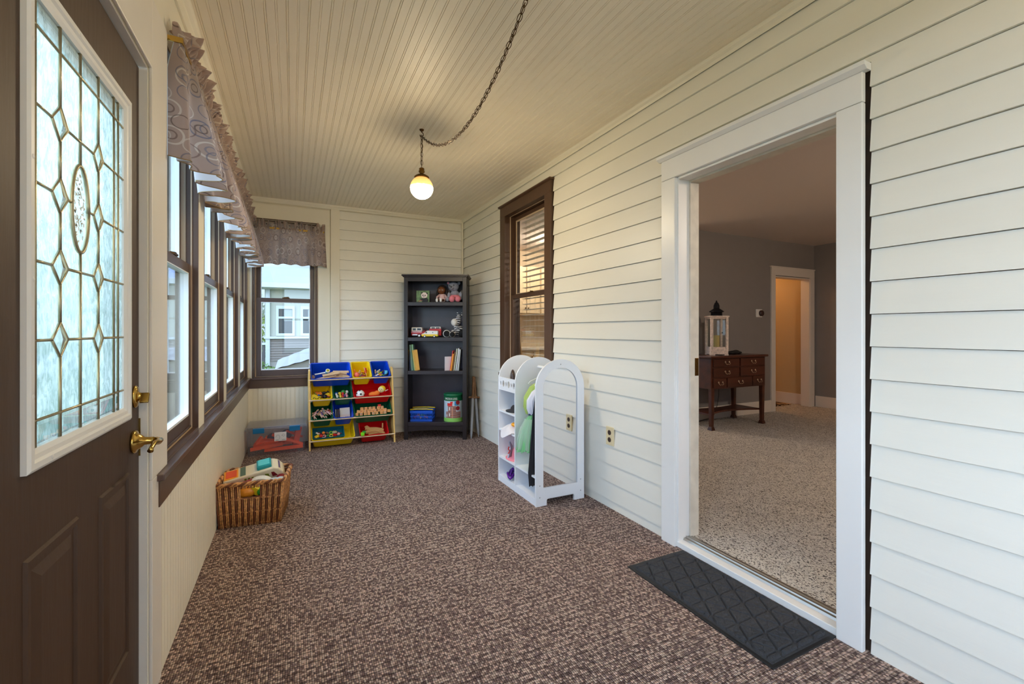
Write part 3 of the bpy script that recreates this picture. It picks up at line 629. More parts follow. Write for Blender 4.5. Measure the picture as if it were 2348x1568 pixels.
# kitchen things seen through the blind
KC = mat('kitchen_cabinet_cream', (230, 210, 174), .45)
for i, (cx, cz, hh) in enumerate([(2.75, .042, .86), (3.25, .042, .86), (3.75, .042, .86), (2.75, 1.45, .75), (3.25, 1.45, .75), (3.75, 1.45, .75)]):
    up = cz > 1; t = thing('kitchen_cabinet', 'cream kitchen %s cabinet %s, seen through the blind' % ('wall' if up else 'base', ['at the left end of its row', 'in the middle of its row', 'at the right end of its row'][i % 3]), 'cabinet', (cx, 6.3 if up else 6.2, cz), group='cream kitchen cabinets')
    dpt = .17 if up else .28
    b = MB(); b.box(-.245, .245, -dpt, dpt*1.0 if not up else dpt, 0, hh); b.build('carcass', KC, t, bevel=.003)
    for s in (-1, 1):
        b = MB(); x0_, x1_ = sorted((s*.004, s*.238)); b.box(x0_, x1_, -dpt-.016, -dpt, .02, hh-.02); dd = b.build('door', KC, t, bevel=.004)
        b = MB(); b.box(x0_+.05, x1_-.05, -dpt-.020, -dpt-.016, .07, hh-.07); b.build('raised_field', KC, dd, bevel=.003)
        b = MB(); b.ball((s*.025, -dpt-.028, .1 if up else hh-.1), .012, 8); b.build('knob', BRASSA, dd)
b = MB(); b.box(2.48, 4.02, 5.88, 6.5, .905, .94); tag(b.build('countertop', mat('white_counter', (232, 226, 214), .3), bevel=.004), 'white kitchen worktop over the cream base cabinets', 'worktop')
b = MB(); b.box(2.30, 2.47, 5.75, 6.48, .042, 1.62); tag(b.build('refrigerator_panel', mat('brown_appliance', (168, 142, 114), .4), bevel=.01), 'tan tall appliance panel at the left of the kitchen cabinets', 'appliance')
for i, (x, y, lean, col, wd) in enumerate([(2.25, 4.62, .13, 'yellowish', (214, 170, 96)), (2.38, 4.75, .06, 'brown', (140, 92, 54)), (2.52, 4.70, -.12, 'pale', (232, 204, 158))]):
    t = thing('broom', '%s wooden broom handle leaning in the kitchen behind the blind' % col, 'broom', (x, y, LZ), group='brooms in the kitchen')
    b = MB(); b.rod((0, 0, .14), (lean*1.0, .1, 1.45), .013, n=10); b.build('handle', mat('handle_'+col, wd, .5), t)
    b = MB(); b.taper(-.12, .12, -.02, .02, .0, .14, 1.15, 1.3); b.build('bristles', mat('straw', (180, 146, 84), .9), t)

# ---------------------------------------------------------------- door mat
t = thing('door_mat', 'black ribbed rubber-edged doormat with star relief in front of the living room doorway', 'doormat', (1.716, 1.395, 0.0), math.radians(0))
MATB = mat('mat_black', (52, 53, 57), .85, var=.15, vscale=120, bump=.5, bscale=260)
hw, hl = .192, .384; b = MB(); b.box(-hw, hw, -hl, hl, 0, .006); b.build('rubber_border', mat('rubber_black', (26, 27, 29), .55), t, bevel=.002)
b = MB(); n1, n2 = 190, 400
def stars(x, y):
    # six-rayed embossed leaves round a hexagonal grid of centres
    S_ = .098; best = 9; 
    r = round(y/(S_*.866)); 
    for rr in (r-1, r, r+1):
        oy = rr*S_*.866; ox = (rr % 2)*S_/2; c = round((x-ox)/S_)
        for cc in (c-1, c, c+1):
            px, py = ox+cc*S_, oy; d = math.hypot(x-px, y-py)
            if d < best: best = d; bx, by = px, py
    a = math.atan2(y-by, x-bx); w = abs(math.cos(3*a+math.pi/2))
    dl = best*w/3.0; thick = min(1, max(0, (dl-.0030)/.0016)); core = min(1, max(0, (best-.006)/.003))
    fine_ = abs(math.sin(9*a)); fl = 1-.35*max(0, 1-best*fine_/9/.0011) if best > .022 else 1
    edge_ = min(1, max(0, (S_*.52-best)/.004))
    return min(thick, core)*fl*(.65+.35*edge_)
vs = []
for i in range(n1+1):
    for j in range(n2+1):
        x = -hw+.014+(2*hw-.028)*i/n1; y = -hl+.014+(2*hl-.028)*j/n2
        e_ = min(hw-.014-abs(x), hl-.014-abs(y)); h = 0 if e_ < .012 else stars(x, y)
        vs.append((x, y, .0065+.009*h))
fs = [(i*(n2+1)+j, (i+1)*(n2+1)+j, (i+1)*(n2+1)+j+1, i*(n2+1)+j+1) for i in range(n1) for j in range(n2)]
b.add(vs, fs, True); b.build('carpet_relief', MATB, t)

# ---------------------------------------------------------------- pendant lamp on swag chain
HK = Vector((.798, 3.046, ZC)); HK2 = Vector((.85, 1.60, ZC))
P = thing('pendant_lamp', 'swag pendant lamp with amber and white glass globe hanging on a bronze chain', 'lamp', HK)
def hook(parent, off):
    b = MB(); b.lathe([(.016, 0), (.014, -.008), (.005, -.012), (.003, -.02)], 14, Matrix.Translation(off)); 
    b.tube([Vector(off)+Vector(q) for q in [(0, 0, -.015), (.010, 0, -.026), (.012, 0, -.038), (.002, 0, -.050), (-.010, 0, -.048), (-.013, 0, -.038)]], .003, 7); b.build('ceiling_hook', BRONZE, parent)
hook(P, (0, 0, 0)); hook(P, tuple(HK2-HK))
def link(bb, c, t, twist, L=.036, Wd=.019, r=.0017):
    t = Vector(t).normalized(); q = t.to_track_quat('Z', 'X').to_matrix() @ Matrix.Rotation(twist, 3, 'Z')
    pts = []
    for i in range(14):
        a = 2*math.pi*i/14; pts.append(Vector(c) + q @ Vector((math.cos(a)*Wd/2, 0, math.sin(a)*L/2)))
    bb.tube(pts, r, 6, True)
b = MB(); z = -.055; k = 0
while z > -.255:
    link(b, (0, 0, z), (0, 0, 1), (k % 2)*1.45+.4); z -= .029; k += 1
b.tube([(0, 0, -.05), (.004, 0, -.12), (-.003, .002, -.19), (0, 0, -.27)], .0022, 6)
b.build('drop_chain', BRONZE, P)
b = MB(); A0 = Vector((0, 0, -.045)); A1 = HK2-HK+Vector((0, 0, -.045)); N_ = 58; pts = []
def swag(t):
    p = A0.lerp(A1, t); p.z -= .42*SAG(t); return p
def SAG(t): return 4*t*(1-t)*.62
# arc-length parametrise
fine = [swag(i/400) for i in range(401)]; acc = [0]
for i in range(400): acc.append(acc[-1]+(fine[i+1]-fine[i]).length)
s_ = .012; k = 0; j = 0; cl = []
while s_ < acc[-1]-.01:
    while acc[j] < s_: j += 1
    c = fine[j]; tt = fine[min(j+3, 400)]-fine[max(j-3, 0)]; link(b, c, tt, (k % 2)*1.35+.25+.25*math.sin(k*1.7)); cl.append(c); s_ += .029; k += 1
b.tube([cc+Vector((.001*math.sin(i*2), 0, .001*math.cos(i*1.3))) for i, cc in enumerate(cl)], .0022, 6)
b.build('swag_chain', BRONZE, P)
b = MB(); b.lathe([(.002, -.262), (.014, -.266), (.019, -.272), (.016, -.280), (.021, -.288), (.020, -.296), (.012, -.302), (.014, -.308), (.030, -.313), (.044, -.322), (.047, -.332), (.045, -.336)], 24)
for i in range(20):
    a = 2*math.pi*i/20; b.ball((.0455*math.cos(a), .0455*math.sin(a), -.330), .006, 8)
b.build('lamp_cap', BRASSA, P)
def globe_glow():
    m, nt, N, L, bs = newmat('lamp_glass'); out = [n for n in N if n.type == 'OUTPUT_MATERIAL'][0]
    t = N.new('ShaderNodeTexCoord'); s = N.new('ShaderNodeSeparateXYZ'); L.new(t.outputs['Object'], s.inputs[0])
    n = N.new('ShaderNodeTexNoise'); n.inputs['Scale'].default_value = 260; L.new(t.outputs['Object'], n.inputs['Vector'])
    a = N.new('ShaderNodeMath'); a.operation = 'MULTIPLY_ADD'; L.new(n.outputs[0], a.inputs[0]); a.inputs[1].default_value = .035; L.new(s.outputs['Z'], a.inputs[2])
    mr_ = N.new('ShaderNodeMapRange'); L.new(a.outputs[0], mr_.inputs[0]); mr_.inputs[1].default_value = -.43; mr_.inputs[2].default_value = -.335
    cr = N.new('ShaderNodeValToRGB'); L.new(mr_.outputs[0], cr.inputs[0]); el = cr.color_ramp.elements
    el[0].position = 0; el[0].color = (1.0, .82, .54, 1); el[1].position = 1; el[1].color = (.0040, .0018, .0004, 1); e = el.new(.30); e.color = (1.0, .80, .50, 1); e = el.new(.52); e.color = (.0060, .0038, .0011, 1)
    L.new(cr.outputs[0], bs.inputs['Emission Color']); bs.inputs['Emission Strength'].default_value = LAMP; bs.inputs['Base Color'].default_value = (.9, .7, .35, 1); bs.inputs['Roughness'].default_value = .15
    return m
LAMP = 138.0
b = MB(); b.ball((0, 0, -.402), .078, 32); b.build('glass_globe', globe_glow(), P)

# ---------------------------------------------------------------- valances on rods
def valance(name, loc, rotz, W, zt_, zb_, fold, seed, label, group, header=.10):
    rn = random.Random(seed); t = thing(name, label, 'valance', loc, rotz, group)
    nx = int(W*260); full = 1.75; k = 2*math.pi/.062
    ph = [rn.uniform(0, 6.28) for _ in range(6)]
    def y_at(s, z):
        rodz = zt_-header*.62
        u = s*k
        if z > rodz:      # ruffled header
            q = (z-rodz)/(zt_-rodz); am = .004+.024*q
            return -(am*(math.sin(u*1.9+ph[0]+2*math.sin(s*23+ph[1]))+.7*math.sin(u*3.1+ph[2]+q*2)))-.012*q*math.sin(s*37+ph[3])
        q = (rodz-z)/(rodz-zb_); am = .004+(fold-.004)*min(1, q*1.15)
        wv_ = math.sin(u*.29+ph[3]+1.2*math.sin(s*7+ph[4])); wv_ = math.copysign(abs(wv_)**.8, wv_)
        return -am*(wv_+.30*math.sin(u*.95+ph[5]))-fold*.75*q
    zs = [zt_, zt_-header*.15, zt_-header*.3, zt_-header*.45, zt_-header*.62, zt_-header*.72, zt_-header*.85]+[zt_-header*1.0-(zt_-header-zb_)*i/16 for i in range(17)]
    vs, uvs, ln = [], [], []
    for j, z in enumerate(zs):
        acc_ = 0; prev = None
        for i in range(nx+1):
            s = W*i/nx; y = y_at(s, z); q = max(0, (zt_-header*.62-z)/(zt_-header*.62-zb_))
            xs_ = s+(s-W/2)*.05*q+.006*math.sin(s*61+ph[1])*(1 if z > zt_-header*.6 else .3)
            dz = (.014*math.sin(s*k*1.2+ph[2])+.012*math.sin(s*31+ph[0])+.010*math.sin(s*83+ph[4])) if j < 3 else (.006*math.sin(s*k*.55+ph[3]) if j > 20 else 0)
            if i < 7: xs_, y = xs_*0+y_at(0, z)*0+.0008*i, y_at(.02, z)+(min(.046, y_at(.02, z)+.022+.11*q)-y_at(.02, z))*(1-i/7.0)
            elif i > nx-7: xs_, y = W+(.02*q)-.0008*(nx-i), y_at(W-.02, z)+(min(.046, y_at(W-.02, z)+.022+.11*q)-y_at(W-.02, z))*(1-(nx-i)/7.0)
            off_ = (.003 if i < 7 else (-.003 if i > nx-7 else 0))
            vs.append((xs_, y, z+dz*(1-.33*j if j < 3 else 1))); ln.append((xs_+off_, y+.003, z+dz*(1-.33*j if j < 3 else 1)+.001)); uvs.append((s*full, z))
    n = nx+1; fs = [(j*n+i, (j+1)*n+i, (j+1)*n+i+1, j*n+i+1) for j in range(len(zs)-1) for i in range(nx)]
    bb = MB(); bb.add(vs, fs, True); o = bb.build('cloth', CLOTH, t)
    uvl = o.data.uv_layers.new(name='UVMap')
    for lp in o.data.loops: uvl.data[lp.index].uv = uvs[lp.vertex_index]
    bb = MB(); lw = len(zs); bb.add(ln[5*n:], [(j*n+i, (j+1)*n+i, (j+1)*n+i+1, j*n+i+1) for j in range(lw-6) for i in range(nx)], True); bb.build('lining', LINING, t)
    # hem binding
    bb = MB(); bb.tube([(p[0], p[1], p[2]) for p in vs[-n:]], .0022, 5); bb.build('hem_braid', mat('gold_braid', (158, 130, 92), .6), t)
    return t
names = ['nearest the entry door, its end ruffle standing free', 'over the second window from the door', 'over the third window from the door', 'over the last side window before the corner']
for i, (y0_, y1_) in enumerate([(2.035, 2.80), (2.81, 3.62), (3.63, 4.44), (4.45, 5.22)]):
    valance('window_valance', (XL+.052, y0_, 0), math.pi/2, y1_-y0_, 2.345, 1.845, .055, 11+i, 'gathered circle-print valance '+names[i], 'valances along the side windows')
valance('window_valance', (-.375, YF-.078, 0), 0, .690, 2.335, 1.895, .022, 31, 'gathered circle-print valance over the end-wall window', None)
t = thing('curtain_rod', 'flat brass curtain rod running behind the side-window valances', 'curtain rod', (XL, 2.03, 2.278))
b = MB(); b.box(.048, .053, .008, 3.18, -.010, .010); b.box(0, .053, 0, .006, -.010, .010); b.build('rod', BRASS, t, bevel=.001)
t = thing('curtain_rod', 'flat brass curtain rod of the end-wall window valance', 'curtain rod', (-.37, YF-.012, 2.27))
b = MB(); b.box(0, .675, -.063, -.058, -.010, .010); b.box(.67, .676, -.063, 0, -.010, .010); b.build('rod', BRASS, t)
# ---------------------------------------------------------------- bookcase standing across the corner
BA = -YAW; BCo = Vector((1.096, 4.942, 0)); BW = .690
t = BC = thing('bookcase', 'tall dark espresso bookcase standing diagonally in the far corner', 'bookcase', BCo, BA)
DP = .33; IL, IR = .043, .645
b = MB(); b.box(0, IL, 0, .028, 0, 1.79); b.build('front_post', ESP, t, bevel=.003)
b = MB(); b.box(IR, BW, 0, .028, 0, 1.79); b.build('front_post', ESP, t, bevel=.003)
for x in (.006, BW-.024):
    b = MB(); b.box(x, x+.018, .028, DP, .06, 1.79); s = b.build('side_panel', ESP, t)
    b = MB(); b.box(x-.006 if x < .1 else x+.018, x if x < .1 else x+.024, .028, .065, .0, 1.79); b.box(x-.006 if x < .1 else x+.018, x if x < .1 else x+.024, DP-.04, DP, .0, 1.79); b.box(x-.006 if x < .1 else x+.018, x if x < .1 else x+.024, .065, DP-.04, 1.71, 1.79); b.build('side_stile', ESP, s)
b = MB(); b.box(.02, BW-.02, DP-.008, DP, .08, 1.79); b.build('back_panel', mat('espresso_back', (58, 52, 62), .3, var=.1, vscale=10), t)
b = MB(); b.box(IL, IR, .002, .026, 1.745, 1.79); b.build('top_rail', ESP, t)
b = MB(); b.box(-.022, BW+.022, -.022, DP, 1.802, 1.818); b.box(-.012, BW+.012, -.012, DP, 1.79, 1.802); b.build('top_board', ESPH, t, bevel=.003)
SH = [1.515, 1.125, .757, .19]
for i, z in enumerate(SH):
    b = MB(); b.box(.024, BW-.024, .004, DP-.008, z-.040, z); b.build('shelf', ESPH, t, bevel=.002)
b = MB(); n = 12; b.prism([(IL, .148), (IR, .148)]+[(IR-(IR-IL)*i/n, .086+.018*math.sin(math.pi*i/n)) for i in range(n+1)], .006, .026, 'y'); b.build('apron', ESP, t)
def inbc(x, y, z): return BCo + Matrix.Rotation(BA, 3, 'Z') @ Vector((x, y, z))
def book(label, x, z, w_, h, d, lean, yaw, cov, group=None, y=.05, cover=None, spine=None, title=None):
    t = thing('book', label, 'book', inbc(x, y, z), group=group, rot=(Euler((0, lean, BA+yaw))))
    m = mat('book_%d_%d_%d' % cov, cov, .45); b = MB(); b.box(0, w_, 0, .003, 0, h); b.build('spine', spine or m, t)
    b = MB(); b.box(0, .003, 0, d, 0, h); b.box(w_-.003, w_, 0, d, 0, h); c = b.build('cover', m, t)
    b = MB(); b.box(.003, w_-.003, .003, d-.004, .003, h-.003); b.build('pages', mat('paper', (232, 224, 208), .8), t)
    if cover: cover(t, w_, h, d)
    return t
# two leaning picture books with painted covers
def cover_green(t, w_, h, d):
    b = MB(); pts = [(w_+.0015, .11+.05*math.cos(a), .17+.055*math.sin(a)) for a in [math.pi*i/14 for i in range(15)]]; b.tube(pts, .0016, 5); b.build('cover_arch', mat('pale_green_line', (190, 206, 120), .5), t)
    b = MB(); b.ball((w_+.001, .11, .16), (.001, .03, .03), 10); b.build('cover_tree', mat('leaf_dark', (60, 96, 30), .5), t)
def cover_yellow(t, w_, h, d):
    b = MB(); b.box(w_, w_+.0012, .004, d-.003, h*.46, h-.004); b.build('cover_sky', mat('cover_blue', (88, 122, 134), .5), t)
    rn = random.Random(5)
    for i, c in enumerate([(40, 36, 30), (196, 96, 66), (222, 200, 160), (120, 140, 60)]):
        b = MB()
        for k in range(7): b.ball((w_+.0014, rn.uniform(.012, d-.012), rn.uniform(.01, h*.5)), (.0012, .008, .010), 8)
        b.build('cover_crowd', mat('crowd%d' % i, c, .5), t)
    b = MB()
    for k in range(4): b.box(w_+.0012, w_+.002, .02, d-.02-.01*(k % 2), h*.9-.022*k-.006, h*.9-.022*k+.006)
    b.build('cover_lettering', mat('lettering_light', (206, 200, 206), .5), t)
book('dark navy tall book, leftmost on the third shelf', .046, SH[2], .018, .215, .16, 0.0, 0, (34, 44, 78))
book('grey-green book leaning beside the navy book on the third shelf', .068, SH[2], .024, .285, .18, -.08, 0, (112, 146, 128))
book('green picture book with a pale arch on its cover, leaning on the third shelf', .096, SH[2], .020, .290, .20, -.09, math.radians(26), (98, 138, 44), cover=cover_green, spine=mat('spine_mint', (132, 176, 140), .4))
book('thick yellow-spined picture book with a blue crowded cover, leaning on the third shelf', .128, SH[2], .046, .228, .175, -.14, math.radians(38), (238, 188, 96), cover=cover_yellow, y=.03)
RB = [('white floppy booklet with curled cover, leftmost of the right-hand books', .452, .004, .155, .12, .02, -.95, (232, 228, 236)),
      ('thin red book behind the orange book on the third shelf', .508, .010, .222, .15, .13, 0, (206, 62, 60)),
      ('orange book leaning right on the third shelf', .514, .016, .188, .15, .14, 0, (244, 160, 40)),
      ('brown-backed book between the orange book and the cream book', .534, .012, .205, .15, .13, 0, (150, 104, 60)),
      ('thin cream book leaning right on the third shelf', .552, .011, .245, .16, .13, 0, (226, 228, 204)),
      ('tall white book leaning right against the bookcase post', .570, .013, .250, .16, .13, 0, (238, 238, 244)),
      ('pale grey book, rightmost on the third shelf', .590, .020, .236, .15, .10, 0, (190, 192, 188))]
for i, (lb, x, w_, h, d, ln_, yw, cv) in enumerate(RB): book(lb, x-.01, SH[2]+(0 if ln_ < .05 else .0), w_, h, d, ln_, yw, cv, y=.035+(i % 2)*.01)
# panda picture book standing on the top shelf
t = thing('picture_book', 'square board book with a panda on its green cover, standing on the top shelf', 'book', inbc(.127, .06, SH[0]), BA-.05)
t.scale = (1.12, 1, 1.08)
b = MB(); b.box(0, .128, 0, .032, 0, .118); b.build('pages', mat('dark_book_edge', (30, 26, 26), .5), t)
b = MB(); b.box(-.001, .13, -.003, 0, 0, .120); cv = b.build('cover', mat('bamboo_green', (96, 124, 70), .4, var=.5, vscale=40), t)
b = MB(); b.ball((.078, -.0045, .072), (.032, .003, .031), 18); b.build('panda_head', mat('panda_white', (232, 214, 208), .6), t)
b = MB(); b.ball((.085, -.004, .022), (.034, .003, .028), 14); b.ball((.052, -.0045, .026), (.020, .003, .014), 10)
for x, z in ((.056, .096), (.104, .092)): b.ball((x, -.004, z), (.010, .002, .010), 10)
for x, z in ((.066, .072), (.087, .070)): b.ball((x, -.0075, z), (.0055, .002, .008), 8)
b.ball((.074, -.0075, .056), (.005, .002, .004), 8); b.build('panda_marks', mat('panda_black', (26, 28, 32), .6), t)
b = MB(); b.rod((.012, -.005, .012), (.06, -.005, .018), .004, n=6); b.rod((.03, -.005, .004), (.045, -.005, .03), .003, n=6); b.build('panda_paws', mat('paw_tan', (176, 130, 104), .6), t)
# seated doll
t = thing('rag_doll', 'brown-skinned seated doll in a pale pink coat with white shoes on the top shelf', 'doll', inbc(.400, .13, SH[0]), BA)
t.scale = (1.2,)*3
SK = mat('doll_brown', (112, 62, 26), .5)
blob('body', [((0, 0, .03), (.036, .03, .032)), ((0, 0, .06), (.026, .022, .03))], mat('pale_pink_cloth', (222, 186, 184), .8), t, .004)
blob('head', [((-.004, -.008, .115), (.038, .034, .038)), ((-.004, -.038, .108), (.008, .008, .007))], SK, t, .003)
b = MB(); b.ball((0, .008, .130), (.046, .036, .040), 16); b.ball((-.042, .0, .09), (.012, .016, .036), 10); b.ball((.044, 0, .092), (.014, .016, .040), 10); b.build('hair', mat('doll_hair', (30, 18, 14), .7), t)
b = MB()
for s in (-1, 1): b.ball((-.004+s*.015, -.040, .117), (.007, .003, .005), 8)
b.build('eye', mat('eye_white', (236, 226, 210), .4), t)
b = MB()
for s in (-1, 1): b.ball((-.004+s*.015, -.0425, .117), (.0035, .002, .004), 8)
b.build('pupil', BLACKP, t)
for s in (-1, 1):
    b = MB(); b.tube([(s*.015, -.01, .025), (s*.022-.012, -.05, .022), (s*.018-.016, -.075, .018)], [.012, .010, .008], 8); l = b.build('leg', SK, t)
    b = MB(); b.ball((s*.018-.018, -.080, .018), (.012, .008, .020), 12); b.build('shoe', mat('doll_shoe', (240, 238, 236), .5), l)
    b = MB(); b.tube([(s*.022, 0, .075), (s*.045, -.02, .05), (s*.04, -.035, .035)], [.010, .009, .007], 8); b.build('arm', mat('pale_pink_cloth', (0, 0, 0)), t)
# teddy
t = thing('teddy_bear', 'grey teddy bear with pink feet leaning at the right end of the top shelf', 'teddy bear', inbc(.545, .13, SH[0]), BA)
t.scale = (1.13,)*3
GR = mat('plush_grey', (150, 152, 164), .95, var=.1, vscale=60, bump=1.0, bscale=300)
PK = mat('plush_pink', (238, 136, 150), .95, bump=1.0, bscale=300)
blob('body', [((0, .01, .05), (.055, .045, .055)), ((0, .0, .09), (.045, .038, .04)), ((-.055, -.03, .06), (.018, .018, .045)), ((-.066, -.05, .03), (.02, .02, .024)), ((.062, -.01, .07), (.018, .018, .045))], GR, t, .005)
hd = blob('head', [((-.012, -.01, .160), (.055, .048, .048)), ((-.026, -.05, .146), (.024, .022, .019)), ((-.064, 0, .195), (.017, .010, .018)), ((.040, .0, .196), (.017, .010, .018))], GR, t, .004)
b = MB(); b.ball((-.044, -.052, .163), .006, 10); b.ball((-.004, -.056, .171), .006, 10); b.ball((-.028, -.072, .151), (.008, .006, .006), 10); b.build('eye', BLACKP, hd)
b = MB(); b.ball((-.066, -.009, .195), (.010, .004, .011), 10); b.build('ear_lining', PK, hd)
for s in (-1, 1):
    b = MB(); b.ball((s*.030+.008, -.065, .035), (.029, .026, .033), 16); b.build('foot', PK, t)
b = MB(); b.lathe([(.044, .075), (.056, .060), (.060, .052)], 20); b.build('skirt_frill', PK, t)
# fire truck
def wheel(parent, x, y, z, r, wd, hub=(226, 226, 228), face=-1):
    T = Matrix.Translation((x, y, z)) @ Matrix.Rotation(math.pi/2, 4, 'X'); b = MB(); b.lathe([(r*.6, -wd/2), (r, -wd/2), (r, wd/2), (r*.6, wd/2)], 18, T); wv = b.build('wheel', BLACKP, parent)
    b = MB(); b.lathe([(r*.62, -wd/2-.001), (r*.62, wd/2+.001)], 16, T); b.build('hubcap', mat('hub_%d' % hub[0], hub, .3, .3), wv)
RED = mat('toy_red', (188, 22, 24), .3); TW = mat('toy_white', (240, 238, 234), .35); DKG = mat('toy_window', (22, 28, 30), .2)
t = thing('fire_truck', 'red and white toy fire engine on the second shelf behind the small van', 'toy truck', inbc(.053, .12, SH[1]), BA+.02)
t.scale = (1.16, 1.16, 1.1)
b = MB(); b.box(0, .105, 0, .075, .018, .062); b.box(.105, .29, .005, .07, .018, .060); b.box(.175, .29, .005, .07, .06, .088); b.build('body', RED, t, bevel=.003)
b = MB(); b.taper(.004, .103, .003, .072, .062, .102, 1.06, 1.02); b.box(.185, .285, .008, .067, .088, .108); b.build('cab_top', TW, t, bevel=.003)
b = MB(); b.box(.016, .044, .0, .003, .072, .092); b.box(.058, .095, .0, .003, .072, .092); b.box(.195, .23, .004, .009, .091, .102); b.box(.24, .275, .004, .009, .091, .102); b.build('window_pane', DKG, t)
b = MB(); b.box(-.001, .105, -.001, .0, .052, .057); b.box(.01, .06, -.001, .001, .02, .032); b.build('stripe', mat('toy_silver', (206, 204, 208), .3, .5), t)
b = MB()
for x in (.12, .145): b.rod((x, .02, .066), (x, .06, .066), .008)
b.build('hose_reel', mat('reel', (150, 50, 30), .4), t)
for x in (.078, .235):
    for y in (.004, .070): wheel(t, x, y, .017, .017, .012)
t = thing('toy_ambulance', 'small white and yellow toy van in front of the red fire engine', 'toy van', inbc(.185, .04, SH[1]), BA)
t.scale = (1.2, 1.2, 1.12)
b = MB(); b.prism([(0, .010), (.150, .010), (.150, .030), (0, .030)], 0, .055, 'y'); b.build('lower_body', mat('toy_yellow', (240, 208, 40), .35), t, bevel=.003)
b = MB(); b.prism([(0, .030), (.150, .030), (.150, .064), (.055, .068), (.050, .062), (.036, .056), (.026, .042), (.002, .036)], .001, .054, 'y'); b.build('upper_body', TW, t, bevel=.003)
b = MB(); b.prism([(.034, .042), (.050, .042), (.050, .054), (.040, .054)], -.001, .056, 'y'); b.build('window_pane', DKG, t)
b = MB(); b.cbox((.105, -.0005, .049), (.004, .001, .012)); b.cbox((.105, -.0005, .049), (.012, .001, .004)); b.build('emblem', mat('emblem_blue', (70, 96, 140), .4), t)
for x in (.030, .118):
    for y in (.003, .052): wheel(t, x, y, .011, .011, .009, (228, 228, 228))
# plush zebra
t = thing('plush_zebra', 'black and white plush zebra sitting at the right end of the second shelf', 'plush toy', inbc(.590, .11, SH[1]), BA)
t.scale = (1.12,)*3
def zebra_mat():
    m, nt, N, L, bs = newmat('zebra_plush'); tcn = N.new('ShaderNodeTexCoord'); wv = N.new('ShaderNodeTexWave'); wv.inputs['Scale'].default_value = 16; wv.inputs['Distortion'].default_value = 5; wv.inputs['Detail'].default_value = 2; wv.bands_direction = 'Z'
    L.new(tcn.outputs['Object'], wv.inputs['Vector']); cr = N.new('ShaderNodeValToRGB'); cr.color_ramp.interpolation = 'CONSTANT'; cr.color_ramp.elements[0].color = (.012, .014, .022, 1); cr.color_ramp.elements[1].position = .56; cr.color_ramp.elements[1].color = (.75, .75, .78, 1)
    L.new(wv.outputs[0], cr.inputs[0]); L.new(cr.outputs[0], bs.inputs['Base Color']); bs.inputs['Roughness'].default_value = .95; return m
ZM = zebra_mat(); ZB = mat('plush_black', (16, 16, 20), .95); ZW = mat('plush_white', (226, 222, 216), .95)
blob('body', [((.0, .03, .07), (.045, .045, .06)), ((-.02, .0, .10), (.03, .03, .03)), ((-.045, -.02, .05), (.035, .03, .028))], ZM, t, .005)
hd = blob('head', [((-.010, .0, .165), (.036, .034, .045)), ((.0, .012, .20), (.022, .02, .03)), ((-.015, .02, .238), (.008, .006, .022)), ((.028, .02, .23), (.008, .006, .022))], ZM, t, .004)
b = MB(); b.ball((-.040, -.022, .150), (.034, .032, .038), 18); b.build('muzzle', ZW, hd)
for (x, y, r, rr) in ((-.115, -.045, .037, .031), (-.058, -.055, .030, .026)):
    b = MB(); b.ball((x, y, r), (r, .030, r), 18); f = b.build('leg', ZW, t)
    b = MB(); b.ball((x+.002, y-.013, r), (rr, .022, rr), 18); b.build('hoof', ZB, f)
b = MB(); b.ball((.03, -.02, .04), (.03, .03, .04), 14); b.build('foreleg', ZB, t)
# blue basket with a yellow handle
t = thing('blue_basket', 'small blue plastic basket with folded yellow handles on the lowest shelf', 'basket', inbc(.060, .06, SH[3]), BA)
t.scale = (1.25, 1.2, 1.2)
BLU = mat('toy_blue', (22, 84, 196), .35); YEL = mat('toy_yellow', (240, 208, 40), .35)
b = MB(); b.taper(0, .19, 0, .15, 0, .004, 1, 1)
for i in range(15):
    a = .01+i*.0122; b.box(a-.0022, a+.0022, -.002, .002, 0, .085); b.box(a-.0022, a+.0022, .148, .152, 0, .085)
for i in range(12):
    a = .01+i*.012; b.box(-.002, .002, a-.002, a+.002, 0, .085); b.box(.188, .192, a-.002, a+.002, 0, .085)
for z0_, z1_, g in ((0, .018, .002), (.042, .048, .003), (.075, .098, .006)):
    b.box(-g, .19+g, -g, .001, z0_, z1_); b.box(-g, .19+g, .149, .15+g, z0_, z1_); b.box(-g, .001, 0, .15, z0_, z1_); b.box(.189, .19+g, 0, .15, z0_, z1_)
b.build('basket_body', BLU, t)
for s, y in ((0, .01), (1, .12)):
    b = MB(); b.tube([(-.006, y+.02, .1), (-.006, y, .108), (.05, y-.006*s, .112), (.14, y, .112), (.196, y, .108), (.196, y+.02, .1)], .005, 8); b.build('handle', YEL, t)
rn = random.Random(8)
for i, (cn, c) in enumerate([('red', (196, 44, 40)), ('pink', (226, 150, 150)), ('yellow', (236, 196, 60)), ('green', (60, 130, 60)), ('orange', (232, 120, 40))]):
    b = MB(); b.rod((-.02, 0, 0), (.02, .01, .01), .014, n=10); tag(b.build('play_food', mat('food_'+cn, c, .5), None, inbc(.10+.030*i, .12+.02*(i % 2), SH[3]+.035+.012*(i % 2)), (0, 0, i*.7), .003), '%s plastic play food piece inside the blue basket' % cn, 'toy')
